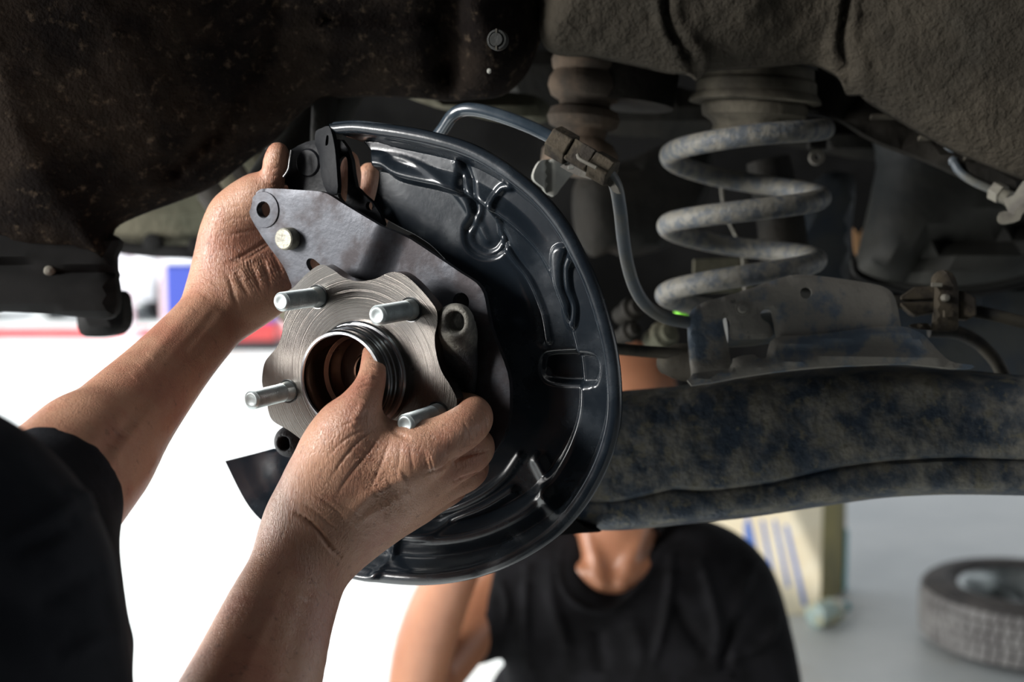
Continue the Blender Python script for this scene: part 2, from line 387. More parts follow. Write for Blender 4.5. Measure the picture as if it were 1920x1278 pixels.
M['tread'] = mat('tread rubber with painted sheen', (.36, .35, .34), .85, col2=(.24, .23, .225), nscale=14, bump=.4, bscale=60)  # pale tone stands in for light reflecting off the tread
M['alloy'] = mat('dull alloy', (.45, .48, .48), .35, .8, col2=(.25, .28, .28), nscale=8)
M['carton'] = mat('cream carton', (.85, .78, .60), .8, col2=(.80, .70, .50), nscale=4)
M['carton_side'] = mat('shade painted carton side', (.30, .26, .10), .85, col2=(.20, .18, .08), nscale=5)  # carton away from the sun, its shade painted as olive brown
M['print_blue'] = mat('blue printed stripe', (.10, .20, .55), .6)
M['teal'] = mat('teal plastic', (.02, .35, .42), .5)
M['bottle'] = mat('cloudy bottle', (.45, .58, .55), .3, col2=(.55, .50, .30), nscale=12, mix=(.45, .55))
M['green'] = mat('bright green plastic', (.22, .75, .03), .5)
M['orange'] = mat('orange plastic', (.45, .25, .12), .6)

def brushed(name, fr, base, rough):
    m = mat(name, base, rough, 1.0); nt = m.node_tree; N = nt.nodes; L = nt.links; b = N['Principled BSDF']
    g = N.new('ShaderNodeNewGeometry'); s = N.new('ShaderNodeVectorMath'); s.operation = 'SUBTRACT'; L.new(g.outputs['Position'], s.inputs[0]); s.inputs[1].default_value = tuple(fr.o)
    c = N.new('ShaderNodeVectorMath'); c.operation = 'CROSS_PRODUCT'; c.inputs[0].default_value = tuple(fr.n); L.new(s.outputs[0], c.inputs[1])
    nn = N.new('ShaderNodeVectorMath'); nn.operation = 'NORMALIZE'; L.new(c.outputs[0], nn.inputs[0]); L.new(nn.outputs[0], b.inputs['Tangent'])
    b.inputs['Anisotropic'].default_value = .9
    ln = N.new('ShaderNodeVectorMath'); ln.operation = 'LENGTH'; L.new(c.outputs[0], ln.inputs[0])
    nz = N.new('ShaderNodeTexNoise'); nz.noise_dimensions = '1D'; nz.inputs['Scale'].default_value = 1500; nz.inputs['Detail'].default_value = 4; L.new(ln.outputs['Value'], nz.inputs['W'])
    bp = N.new('ShaderNodeBump'); bp.inputs['Strength'].default_value = .35; bp.inputs['Distance'].default_value = .0002; L.new(nz.outputs[0], bp.inputs['Height']); L.new(bp.outputs[0], b.inputs['Normal'])
    n2 = N.new('ShaderNodeTexNoise'); n2.inputs['Scale'].default_value = 38; n2.inputs['Detail'].default_value = 8; L.new(s.outputs[0], n2.inputs['Vector'])
    mr = N.new('ShaderNodeMapRange'); mr.inputs[1].default_value = .35; mr.inputs[2].default_value = .7; mr.inputs[3].default_value = rough-.02; mr.inputs[4].default_value = rough+.08
    L.new(n2.outputs[0], mr.inputs[0]); L.new(mr.outputs[0], b.inputs['Roughness'])
    mx = N.new('ShaderNodeMix'); mx.data_type = 'RGBA'; L.new(n2.outputs[0], mx.inputs[0]); mx.inputs[6].default_value = (*base, 1); mx.inputs[7].default_value = (base[0]*.72, base[1]*.68, base[2]*.64, 1); L.new(mx.outputs[2], b.inputs['Base Color'])
    return m
def skin(name, base, deep, dirt, wr=1.0, scale=1.0):
    m = mat(name, base, .38, sss=.10); nt = m.node_tree; N = nt.nodes; L = nt.links; b = N['Principled BSDF']
    tc = N['Texture Coordinate'] if 'Texture Coordinate' in N else [n for n in N if n.type == 'TEX_COORD'][0]
    def nz(s, d, r=.6, v=None):
        n = N.new('ShaderNodeTexNoise'); n.inputs['Scale'].default_value = s*scale; n.inputs['Detail'].default_value = d; n.inputs['Roughness'].default_value = r; L.new(v or tc.outputs['Object'], n.inputs['Vector']); return n
    def rg(src, a, c):
        r = N.new('ShaderNodeMapRange'); r.interpolation_type = 'SMOOTHSTEP'; r.inputs[1].default_value = a; r.inputs[2].default_value = c; L.new(src, r.inputs[0]); return r.outputs[0]
    def mix(f, a, c):
        x = N.new('ShaderNodeMix'); x.data_type = 'RGBA'; L.new(f, x.inputs[0])
        for i, v in ((6, a), (7, c)):
            if isinstance(v, tuple): x.inputs[i].default_value = (*v, 1)
            else: L.new(v, x.inputs[i])
        return x.outputs[2]
    c1 = mix(rg(nz(28, 5).outputs[0], .38, .66), base, deep)
    c2 = mix(rg(nz(160, 6, .7).outputs[0], .56, .74), c1, dirt)
    L.new(c2, b.inputs['Base Color'])
    # creased skin: stretched noise folded into furrows plus cell lines
    mp = N.new('ShaderNodeMapping'); L.new(tc.outputs['Object'], mp.inputs[0]); mp.inputs['Scale'].default_value = (1, 1, .22); mp.inputs['Rotation'].default_value = (0, .5, 0)
    n1 = nz(380, 3, .55, mp.outputs[0]); ab = N.new('ShaderNodeMath'); ab.operation = 'SUBTRACT'; L.new(n1.outputs[0], ab.inputs[0]); ab.inputs[1].default_value = .5
    a2 = N.new('ShaderNodeMath'); a2.operation = 'ABSOLUTE'; L.new(ab.outputs[0], a2.inputs[0]); fur = rg(a2.outputs[0], 0.0, .09)
    vo = N.new('ShaderNodeTexVoronoi'); vo.feature = 'DISTANCE_TO_EDGE'; vo.inputs['Scale'].default_value = 900*scale; L.new(mp.outputs[0], vo.inputs['Vector']); ce = rg(vo.outputs[0], 0, .12)
    p1 = N.new('ShaderNodeBump'); p1.inputs['Strength'].default_value = .32*wr; p1.inputs['Distance'].default_value = .0006; L.new(fur, p1.inputs['Height'])
    p2 = N.new('ShaderNodeBump'); p2.inputs['Strength'].default_value = .35*wr; p2.inputs['Distance'].default_value = .0004; L.new(ce, p2.inputs['Height']); L.new(p1.outputs[0], p2.inputs['Normal']); L.new(p2.outputs[0], b.inputs['Normal'])
    return m
M['skin'] = skin('tanned working skin', (.50, .275, .18), (.42, .19, .125), (.24, .12, .08))
M['skin_far'] = skin('tanned skin', (.42, .19, .105), (.36, .155, .085), (.36, .15, .08), .3, .4)

# ---- floor, roof, added walls ----
FW = Frame((0, 0, 0), (0, 0, 1), (0, 1, 0))
def slab(name, x0, x1, y0, y1, z0, z1, m, kind='structure'):
    o = box(name, FW, x0, x1, y0, y1, z0, z1, m, None, 0); o['kind'] = kind; return o
slab('floor', -45, 30, -12, 60, -.2, 0, M['concrete'])
slab('trim_1', -40, -1.1, 14.2, 15.7, 0, .004, M['red_paint'])
ce = tag(bpy.data.objects.new('ceiling', None), kind='structure'); COL.objects.link(ce)   # roof; the gap is added to let sun reach the carton
for q in ((-1.9, 9, -3.2, 2.85), (-1.9, 9, 3.6, 10), (-1.9, -1.25, 2.85, 3.6), (-.84, 9, 2.85, 3.6)): box('roof_sheet', FW, q[0], q[1], q[2], q[3], 4.0, 4.15, M['roof'], ce, 0)
slab('added_wall_left', -2.0, -1.9, -3.2, -.50, 0, 4.0, M['roof'])  # unseen dark wall added to darken reflections in the hub
slab('added_wall_back', -1.9, 9, -3.2, -3.0, 0, 4.0, M['roof'])  # unseen wall added to keep sky light off the foreground
# ================= the lifted car: body shell, liner, underbody =================
car = thing('car', 'raised car seen from inside its empty rear wheel arch, dusty khaki and black underside', 'car', P(1500, 300, 1.15))
def z_round(e, r): return np.sqrt(np.clip(1-np.clip(1-e/r, 0, 1)**2, 0, 1))*r
fl = camframe(760, 200, 1.02, .10, .0)
def liner_h(uv, px, e):
    h = z_round(e, .014)+.30*(1-np.exp(-e/.35))*(1+.0*e)
    x, y = px[:, 0], px[:, 1]
    # vertical recess between the two lobes, and the long crease sweeping up from the lower left
    h -= .030*np.exp(-((x-835-.06*(y-80))/28)**2)*np.clip((200-y)/60, 0, 1)
    h += .008*np.exp(-((x-925)/70)**2)*(y < 220)
    cr = np.array([(330, 330), (420, 250), (495, 130), (525, 60), (535, -40)], float)
    d = dist_poly(px, spline(cr, 8)); h -= .010*np.exp(-(d/14)**2)
    h -= .005*np.exp(-((y-66)/8)**2)*((x > 600)*(x < 815)); h += .005*np.exp(-((y-84)/9)**2)*((x > 600)*(x < 815))
    h += .004*np.exp(-((x-808)/8)**2)*(y < 90)
    h += .0016*np.sin(x*.9+2*np.sin(y*.13))*np.sin(y*.8+1.7*np.sin(x*.11))*(e > .004)
    return h
liner = plate('wheel_arch_liner', fl, [(-90, 430), (60, 470), (150, 475), (208, 500), (212, 470), (214, 428), (262, 402), (335, 375), (400, 347), (462, 300), (520, 256), (560, 213), (605, 186), (700, 179), (800, 183), (880, 187), (940, 181), (985, 142), (1008, 90), (1017, 40), (1025, -160), (800, -420), (200, -460), (-460, -420), (-460, 360), (-300, 400)], M['felt'], car, thick=.006, grid=.0065, hf=liner_h, sharp=None)
def tray_h(uv, px, e):
    return z_round(e, .010)-.008*np.exp(-((px[:, 1]-(497+.085*px[:, 0]))/7)**2)*(px[:, 0] < 215)+.006*np.clip((px[:, 1]-(505+.085*px[:, 0]))/20, 0, 1)*(px[:, 0] < 215)
plate('liner_skirt', camframe(100, 540, .99, .12), [(-90, 410), (60, 415), (213, 440), (213, 480), (214, 512), (219, 545), (218, 578), (206, 596), (170, 596), (100, 589), (0, 583), (-90, 582)], M['underbody_black'], car, thick=.02, grid=.006, hf=tray_h)
pc = Frame(P(93, 508, .985), P(93, 508, .5)-P(93, 508, 1))
lathe('push_pin', pc, [(0, .006), (.0035, .005), (.0045, .002), (.0045, -.01), (0, -.01)], M['clip_grey'], car, n=16)
# clip fixing the liner lobe
lc = Frame(P(931, 74, .86), W([-.25, .1, -1])-CAMP)
sc = lathe('push_clip', lc, [(0, .001), (.0042, .0012), (.0046, .0006), (.005, -.0004), (.0054, .0004), (.0066, .0002), (.0070, -.001), (.0070, -.006), (0, -.006)], M['tank'], car, n=32)
lathe('liner_screw', Frame(P(917, 132, .90), W([0, 0, -1])-CAMP), [(0, .001), (.0012, .0008), (.0015, 0), (.0015, -.004), (0, -.004)], M['pale_bracket'], car, n=12)
box('clip_slot', lc, -.0006, .0006, -.0071, -.0042, .0002, .0010, M['cable_black'], sc, 0); box('clip_slot', lc, -.0006, .0006, .0042, .0071, .0002, .0010, M['cable_black'], sc, 0)
# body rail over the suspension
fb = camframe(1500, 100, 1.0, -.02, .10)
SEAM1 = spline(np.array([(1238, -80), (1237, 20), (1246, 75), (1275, 110), (1312, 140)], float), 8); SEAM2 = spline(np.array([(1562, -80), (1562, 60), (1563, 100), (1580, 130), (1602, 175)], float), 8)
def rail_h(uv, px, e):
    x, y = px[:, 0], px[:, 1]
    h = z_round(e, .020)+.22*(1-np.exp(-e/.30))
    for s in (SEAM1, SEAM2):
        d = dist_poly(px, s); h += .005*np.exp(-((d-14)/8)**2); h -= .011*np.exp(-(d/6)**2)
    h += .012*np.exp(-((x-1380)/60)**2)*np.clip((120-y)/60, 0, 1)
    h += .0012*np.sin(x*.7+2*np.sin(y*.21))*np.sin(y*.63+2*np.sin(x*.17))*(e > .004)
    cl = np.clip((x-1840+(y-60)*.1)/60, 0, 1)*np.clip((190-y)/60, 0, 1); h += .003*cl*(RNG.random(len(x))-.3)
    return h
plate('body_rail', fb, [(1030, -90), (1012, 30), (1020, 80), (1050, 98), (1110, 102), (1190, 118), (1250, 132), (1310, 140), (1340, 128), (1430, 122), (1520, 116), (1560, 135), (1600, 168), (1665, 208), (1750, 258), (1840, 300), (1930, 335), (2010, 360), (2300, 420), (2300, -420), (1200, -420)], M['undercoat'], car, thick=.008, grid=.0042, hf=rail_h, sharp=None)
plate('rail_flange', camframe(1700, 250, 1.09, -.05, .3), [(1480, 110), (1560, 135), (1640, 190), (1760, 255), (1930, 335), (2020, 390), (2020, 420), (1930, 372), (1840, 345), (1740, 300), (1640, 262), (1560, 215), (1480, 190)], M['underbody'], car, thick=.006, grid=.012,
      hf=lambda uv, px, e: z_round(e, .006)-.006*np.exp(-((px[:, 1]-(205+.42*(px[:, 0]-1600)))/5)**2))
for k, x in enumerate((1655, 1745, 1830)):
    box('rail_slot', camframe(x, 222+(x-1655)*.44, 1.075, 0, .3), -.011, .011, -.0015, .0015, 0, .006, M['rubber_dust'], car, .0005)
prism('added_cabin_floor', FW, [(-3.2, .98), (2.7, .98), (2.7, 2.7), (-3.2, 2.7)], 1.76, 2.3, M['underbody_black'], car, .05)  # unseen slab added to shut sky light out of the underside
prism('added_far_sill', FW, [(-.40, 2.6), (2.7, 2.6), (2.7, 2.72), (-.40, 2.72)], 1.34, 1.78, M['underbody_black'], car, .01)  # unseen strip added to block light from the car's far side
# underbody skins further in
def soft(k): return lambda uv, px, e: z_round(e, k)
plate('dark_backing', camframe(1250, 250, 2.28), [(520, 80), (520, 300), (600, 420), (660, 560), (720, 640), (960, 700), (1330, 740), (1640, 800), (2100, 820), (2150, 60)], M['underbody_black'], car, thick=.02, grid=.06, hf=soft(.05))  # upright black panel added behind the parts so the gaps stay dark
plate('cross_member', camframe(1200, 240, 1.42, 0, -.25), [(960, 90), (1330, 180), (1420, 215), (1640, 240), (1640, 300), (1400, 262), (1200, 258), (1100, 245), (980, 240)], M['underbody'], car, thick=.03, grid=.015, hf=soft(.02))
plate('underbody_panel', camframe(1300, 330, 1.5, .2), [(1090, 330), (1180, 300), (1270, 262), (1330, 270), (1330, 360), (1270, 450), (1190, 480), (1150, 470), (1115, 478), (1085, 430)], M['underbody'], car, thick=.02, grid=.012, hf=lambda uv, px, e: z_round(e, .03))
plate('seal_panel', camframe(860, 185, 1.25, 0, -.3), [(740, 165), (960, 175), (1020, 190), (1030, 225), (960, 232), (870, 214), (800, 196)], M['khaki'], car, thick=.01, grid=.01, hf=soft(.02))
# axle tube and exhaust-like pipes glimpsed left of the shield
tube('axle_tube', [P(640, 150, 1.2), P(560, 285, 1.15), P(470, 420, 1.12)], .026, M['tank'], car, 20, smooth_path=False)
tube('strut_tube', [P(612, 130, 1.02), P(606, 240, 1.02), P(604, 330, 1.02)], .010, M['underbody'], car, 16, smooth_path=False)
# rubber bellows and hangers seen through the gap over the wrist
for k, (x, y) in enumerate(((418, 372), (440, 350), (462, 334), (483, 320))):
    tube('bellows_fold', [P(x-16, y-22, 1.28), P(x+14, y+22, 1.28)], [.020, .020], M['khaki'] if k % 2 else M['underbody'], car, 14, smooth_path=False)
# front-side sill and bumper line on the far left
def sill_h(uv, px, e):
    return z_round(e, .06)+.02*np.exp(-((px[:, 1]-418)/8)**2)
plate('sill_panel', camframe(380, 440, 1.75), [(150, 330), (420, 300), (640, 300), (700, 480), (700, 640), (600, 650), (545, 615), (500, 575), (455, 520), (400, 468), (330, 466), (260, 468), (214, 455), (150, 430)], M['khaki'], car, thick=.03, grid=.02, hf=sill_h)
tube('sill_edge', [P(140, 438, 1.72), P(214, 461, 1.72), (P(290, 470, 1.72)), P(360, 473, 1.72), P(420, 486, 1.74), P(470, 545, 1.75)], .009, M['underbody_black'], car, 12)
for x in (284, 368): lathe('grommet', camframe(x, 452+(x-265)*.08, 1.71), [(0, .002), (.008, .0016), (.012, 0), (.012, -.02), (0, -.02)], M['underbody_black'], car, n=14)
plate('inner_wheel_house', camframe(205, 580, 1.2), [(150, 560), (200, 548), (224, 545), (231, 580), (228, 612), (205, 628), (150, 626)], M['underbody_black'], car, thick=.03, grid=.01, hf=soft(.01))

# ================= fuel tank and lines on the right =================
tank = thing('fuel_tank', 'dark plastic fuel tank with a seam rim hanging behind the coil spring', 'tank', P(1790, 400, 1.38))
plate('tank_shell', camframe(1790, 400, 1.36, -.2), [(1668, 215), (1650, 300), (1634, 380), (1618, 450), (1608, 505), (1640, 528), (1720, 538), (1800, 540), (1880, 530), (1960, 512), (2020, 500), (2020, 200)], M['tank'], tank, thick=.05, grid=.016,
      hf=lambda uv, px, e: z_round(e, .055)-.05*np.clip(1-dist_poly(px, spline(np.array([(1990, 400), (1880, 440), (1790, 452), (1730, 480), (1705, 530)], float), 6))/45, 0, 1)**2)
tube('seam_rim', [P(1600, 490, 1.35), P(1608, 512, 1.34), P(1650, 530, 1.33), P(1720, 540, 1.32), P(1800, 543, 1.315), P(1880, 533, 1.31), P(1960, 512, 1.305)], .0042, M['tank'], tank, 10)
tube('seam_rim', [P(1602, 505, 1.34), P(1620, 523, 1.33), P(1700, 546, 1.32), P(1800, 552, 1.31), P(1880, 542, 1.30), P(1960, 521, 1.295)], .0028, M['underbody_black'], tank, 10)
tg = tag(plate('side_panel', camframe(1800, 620, 1.46, -.15), [(1600, 560), (1620, 530), (1760, 545), (1980, 520), (1990, 740), (1620, 760)], M['blue_steel'], thick=.02, grid=.02, hf=soft(.03)), 'dusty blue steel inner panel below the dark tank on the right', 'panel')
hs = tag(plate('heat_shield', camframe(1560, 450, 1.52, .1), [(1530, 340), (1600, 330), (1598, 420), (1592, 520), (1585, 560), (1530, 560), (1470, 540), (1480, 480)], M['blue_steel'], thick=.006, grid=.012, hf=soft(.01)), 'thin dark shield standing between coil spring and tank', 'shield')
tg = tag(plate('hanging_tag', camframe(1611, 455, 1.7), [(1601, 428), (1610, 440), (1622, 425), (1624, 440), (1617, 452), (1618, 470), (1606, 478), (1602, 455)], M['orange'], thick=.004, grid=.006, smooth_n=2), 'small orange scrap glimpsed in the gap left of the dark tank', 'tag')
gp = tag(lathe('green_cap', camframe(1281, 583, 1.45), [(0, .006), (.006, .005), (.0075, 0), (.0075, -.02), (0, -.02)], M['green'], n=20), 'bright green cap glowing in the dark left of the grey arm bracket', 'cap')
tie = tag(plate('pale_link', camframe(1380, 490, 1.3), [(1302, 486), (1400, 482), (1402, 496), (1412, 530), (1410, 548), (1300, 548)], M['khaki'], thick=.01, grid=.01, smooth_n=1), 'flat khaki plate behind the lowest coil of the spring', 'plate')
wr = thing('sensor_wire', 'thin pale wire hanging down behind the coil spring', 'wire', P(1360, 400, 1.3))
tube('wire', [P(1352, 335, 1.3), P(1357, 380, 1.3), P(1366, 412, 1.3), P(1382, 445, 1.3), P(1393, 480, 1.28), P(1398, 545, 1.27)], .0022, M['clip_grey'], wr, 8)
# brake line with flare nut on its bracket
bl = thing('brake_line', 'hooked grey brake pipe with a hexagonal nut below the body rail at right', 'pipe', P(1830, 330, 1.08))
tube('pipe', [P(1768, 262, 1.09), P(1776, 278, 1.085), P(1786, 300, 1.08), P(1800, 322, 1.075), P(1825, 340, 1.07), P(1868, 359, 1.065)], [.0046, .0048, .0042, .0036, .0036, .0036], M['hose_dull'], bl, 14)
tube('sleeve', [P(1763, 258, 1.09), P(1772, 270, 1.087), P(1785, 300, 1.081), P(1788, 305, 1.080)], [.0046, .0058, .0056, .0052], M['hose_dull'], bl, 14)
tube('pipe', [P(1760, 262, 1.10), P(1757, 275, 1.10), P(1762, 300, 1.10), P(1775, 310, 1.10), P(1800, 305, 1.11), P(1850, 283, 1.13)], [.0028, .0028, .003, .0034, .0046, .0046], M['hose_dull'], bl, 12)
nd = P(1892, 372, 1.055)-P(1862, 356, 1.066); fn = Frame(P(1862, 356, 1.066), nd)
prism('flare_nut', fn, ngon(6, .0085), 0, .010, M['clip_grey'], bl, .0008)
lathe('thread', fn, [(0, .010)]+[(.0066 if i % 2 else .0058, .010+i*.001) for i in range(8)]+[(0, .018)], M['clip_grey'], bl, n=20)
brk = thing('line_bracket', 'folded grey bracket holding the hexagonal brake pipe nut at the right edge', 'bracket', P(1900, 390, 1.05))
plate('bracket_plate', camframe(1900, 370, 1.045, -.5), [(1882, 372), (1900, 366), (1925, 330), (1975, 290), (1990, 300), (1950, 350), (1925, 385), (1898, 405), (1888, 392)], M['clip_grey'], brk, thick=.004, grid=.004, smooth_n=2)
plate('bracket_clip', camframe(1900, 400, 1.03, -.3), [(1870, 412), (1874, 398), (1890, 396), (1900, 402), (1912, 384), (1980, 350), (1990, 360), (1925, 392), (1912, 412), (1895, 418), (1878, 420)], M['clip_grey'], brk, thick=.003, grid=.003, smooth_n=2)
# small hanging clip under the spring's top right
hc = thing('wire_clip', 'small round wire clip hanging right of the top coil', 'clip', P(1531, 290, 1.2))
lathe('clip_ring', camframe(1531, 295, 1.2), [(.003, -.003), (.003, .003), (.007, .003), (.007, -.003)], M['clip_grey'], hc, n=20, closed=True)
box('clip_body', camframe(1532, 268, 1.2), -.009, .009, -.006, .010, -.004, .004, M['underbody'], hc, .002)
# ================= coil spring =================
SX, SD = 1394, 1.10
ctr = P(SX, 400, SD)
sp = thing('coil_spring', 'weathered grey blue coil spring standing under its round seat', 'spring', P(SX, 620, SD))
def coil(y_right, ph_deg):
    pass
turns = []
keys = [ # angle (deg, 0 = right, 90 = towards the camera side, 180 = left), photo height, radius in px
 (-70, 236, 150), (0, 240, 158), (90, 250, 150), (180, 288, 146), (270, 338, 148), (360, 366, 150), (450, 392, 150), (540, 420, 152), (630, 462, 148), (720, 482, 141), (810, 512, 145), (900, 550, 156), (990, 585, 150), (1080, 612, 130)]
ka = np.array([k[0] for k in keys], float); aa = np.linspace(-70, 1080, 240)
ky = np.interp(aa, ka, [k[1] for k in keys]); kr = np.interp(aa, ka, [k[2] for k in keys])
k_ = np.ones(9)/9; pad = lambda z: np.convolve(np.pad(z, 4, 'edge'), k_, 'valid'); ky, kr = pad(ky), pad(kr)
ang = np.radians(aa); mpp = SD/F
path = []
for a, y, r in zip(ang, ky, kr):
    dd = SD - math.sin(a)*r*mpp
    X = (SX-CX)/F*SD + math.cos(a)*r*mpp*.94
    path.append(W([X, (y-CY)/F*dd, dd]))
tube('coil', path, .0089, M['spring'], sp, 22, seg=2)
seat = thing('spring_seat', 'stepped dusty rubber and steel seat above the coil spring', 'seat', P(1418, 150, SD))
up = Frame(P(1418, 150, SD), (0.05, 0.0, 1))
q = SD/F
lathe('seat_cup', up, [(.030, .075), (.048, .040), (.0505, .014), (.0512, .008)], M['underbody'], seat, n=56)
lathe('seat_cone', up, [(.052, .060), (.046, .030), (.046, .012), (.0475, .010)], M['rubber_dust'], seat, n=56)
lathe('seat_pad', up, [(.045, .012), (.0485, .011), (.0490, .000), (.0515, -.003), (.0520, -.012), (.0560, -.017), (.0565, -.0195), (.050, -.021), (.040, -.018)], M['rubber_dust'], seat, n=64)
lathe('bump_ring', up, [(.030, -.015), (.0425, -.017), (.0455, -.024), (.0440, -.031), (.036, -.036), (.034, -.040), (.037, -.047), (.036, -.051), (.020, -.052), (0, -.052)], M['rubber_dust'], seat, n=56)
boot = thing('bump_stop', 'stacked brown rubber bump stop with three bulges, left of the coil spring', 'bump stop', P(1098, 180, 1.10))
ub = Frame(P(1104, 124, 1.10), (0.10, 0.05, 1))
lathe('stop_cup', ub, [(0, .02), (.040, .018), (.046, .0), (.044, -.028), (0, -.028)], M['underbody'], boot, u=0, v=-.038, n=48)
lathe('stop_rubber', ub, [(0, .018), (.0255, .017), (.0270, .012), (.0305, .009), (.0325, .003), (.0310, -.003), (.0290, -.006), (.0325, -.012), (.0335, -.019), (.0300, -.027), (.0225, -.031), (.0215, -.035), (.0290, -.038), (.0315, -.045), (.0290, -.052), (.0215, -.055), (.0200, -.062), (.0275, -.066), (.0330, -.074), (.0330, -.084), (.026, -.094), (0, -.094)], M['rust_rubber'], boot, n=56)
dv = tag(tube('damper', [P(1440, 300, 1.3), P(1465, 420, 1.3), P(1478, 560, 1.28)], [.022, .024, .026], M['underbody'], None, 24, smooth_path=False), 'dark damper tube hidden behind the coil spring', 'damper')

# ================= trailing arm =================
arm = thing('trailing_arm', 'wide dusty blue black steel trailing arm crossing below the coil spring', 'suspension arm', P(1500, 830, 1.0))
xs = np.linspace(930, 2060, 96)
top = np.interp(xs, [930, 1160, 1290, 1400, 1530, 1650, 1720, 1790, 1920, 2060], [755, 733, 722, 704, 688, 684, 688, 695, 703, 712])
bot = np.interp(xs, [930, 1030, 1110, 1180, 1250, 1400, 1560, 1660, 1760, 1830, 1920, 2060], [955, 980, 995, 994, 986, 971, 946, 932, 927, 927, 929, 932])
sm = np.ones(7)/7; top = np.convolve(np.pad(top, 3, 'edge'), sm, 'valid'); bot = np.convolve(np.pad(bot, 3, 'edge'), sm, 'valid')
crs = np.interp(xs, [930, 1150, 1260, 1330, 1450, 1580, 1700, 1800, 1920, 2060], [.80, .80, .74, .78, .78, .735, .72, .70, .705, .71])
dep = np.interp(xs, [930, 1300, 1700, 2060], [1.03, 1.00, .97, .94])
prof_f = []
rows = []
for x, t, b, c, d in zip(xs, top, bot, crs, dep):
    fs = [0, .01, .035, .08, .16, .3, .45, .58, c-.035, c-.012, c, c+.010, c+.03, .88, .94, .98, 1.0, 1.0, .9, .6, .3, .08, 0]
    ws = [.012, -.002, -.016, -.025, -.030, -.033, -.034, -.034, -.033, -.031, -.026, -.0265, -.0285, -.029, -.026, -.018, -.002, .03, .04, .045, .045, .04, .03]
    bulge = .006*math.exp(-((x-1800)/90)**2)
    rows.append([P(x, t+(b-t)*f, d+wv-(bulge if .03 < f < .3 else 0)+.0010*math.sin(x*.021+f*9)) for f, wv in zip(fs, ws)])
gridmesh('arm_beam', rows, M['arm'], arm, closeu=True, caps=True, sharp=50)
for x, y, r in ((1700, 697, .006),):
    pass
lathe('drain_hole', camframe(1370, 848, .966), [(.0035, -.004), (.0038, .0003), (.0046, .0003), (.0048, -.004)], M['cable_black'], arm, n=20, closed=True)
tube('seam_bead', [P(1748, 701, .985), P(1775, 704, .98), P(1810, 706, .975), P(1850, 708, .97), P(1900, 711, .965)], [.001, .004, .005, .0045, .003], M['arm'], arm, 10)
plate('lower_gusset', camframe(1060, 990, .97, .1), [(1010, 1003), (1040, 985), (1070, 972), (1100, 990), (1130, 996), (1080, 1000), (1040, 1004)], M['underbody_black'], arm, thick=.03, grid=.006)
# cable bracket on the arm
ab = thing('arm_bracket', 'mottled grey steel cable bracket with round holes, welded on the trailing arm', 'bracket', P(1490, 650, .95))
fa = camframe(1490, 620, .945, -.12, .02)
def ab_h(uv, px, e):
    return -.0025*(1-np.clip(e/.003, 0, 1))**2
plate('bracket_face', fa, [(1292, 590), (1290, 640), (1296, 700), (1299, 720), (1330, 712), (1368, 700), (1372, 688), (1368, 660), (1364, 640), (1358, 615), (1356, 598), (1364, 596), (1369, 604), (1369, 625), (1374, 636), (1400, 636), (1446, 632), (1444, 608), (1430, 598), (1426, 586), (1436, 579), (1446, 582), (1450, 600), (1458, 640), (1466, 650), (1520, 646), (1570, 638), (1622, 636), (1640, 650), (1668, 655), (1688, 640), (1691, 620), (1687, 590), (1678, 555), (1664, 540), (1640, 532), (1580, 522), (1520, 515), (1480, 516), (1430, 532), (1370, 552), (1320, 566)], M['arm_bracket'], ab,
      holes=[(1511, 549, .0043)], thick=.0035, grid=.0042, hf=ab_h, smooth_n=3)
lathe('rivet', Frame(fa.at(*fa.uv([(1392, 578)])[0]), fa.n), [(0, .0022), (.0024, .0020), (.0040, .0006), (.0046, .0010), (.0050, .0002), (.0050, -.004), (0, -.004)], M['arm_bracket'], ab, n=28)
fa2 = camframe(1490, 680, .938, -.12, .25)
plate('bracket_foot', fa2, [(1296, 722), (1300, 700), (1366, 692), (1374, 672), (1410, 664), (1418, 668), (1428, 672), (1438, 668), (1444, 640), (1466, 630), (1520, 628), (1600, 618), (1640, 612), (1690, 612), (1712, 618), (1732, 628), (1752, 650), (1772, 670), (1790, 680), (1822, 684), (1822, 690), (1780, 690), (1700, 682), (1620, 684), (1540, 688), (1460, 696), (1380, 708)], M['arm_bracket'], ab, w=.0, thick=.004, grid=.0045, smooth_n=2,
      hf=lambda uv, px, e: .004*np.exp(-((e-.006)/.004)**2))
tube('inner_pipe', [P(1360, 622, .975), P(1400, 620, .975), P(1460, 612, .975)], .012, M['hose_dull'], ab, 20, smooth_path=False)
tube('weld_bead', [P(1470, 658, .944), P(1500, 655, .942), P(1535, 655, .942), P(1550, 652, .943)], [.002, .0040, .0036, .0015], M['arm_bracket'], ab, 10)
tube('weld_bead', [P(1615, 640, .942), P(1640, 652, .940), P(1665, 652, .940), P(1686, 640, .942)], [.002, .0034, .0034, .002], M['arm_bracket'], ab, 10)
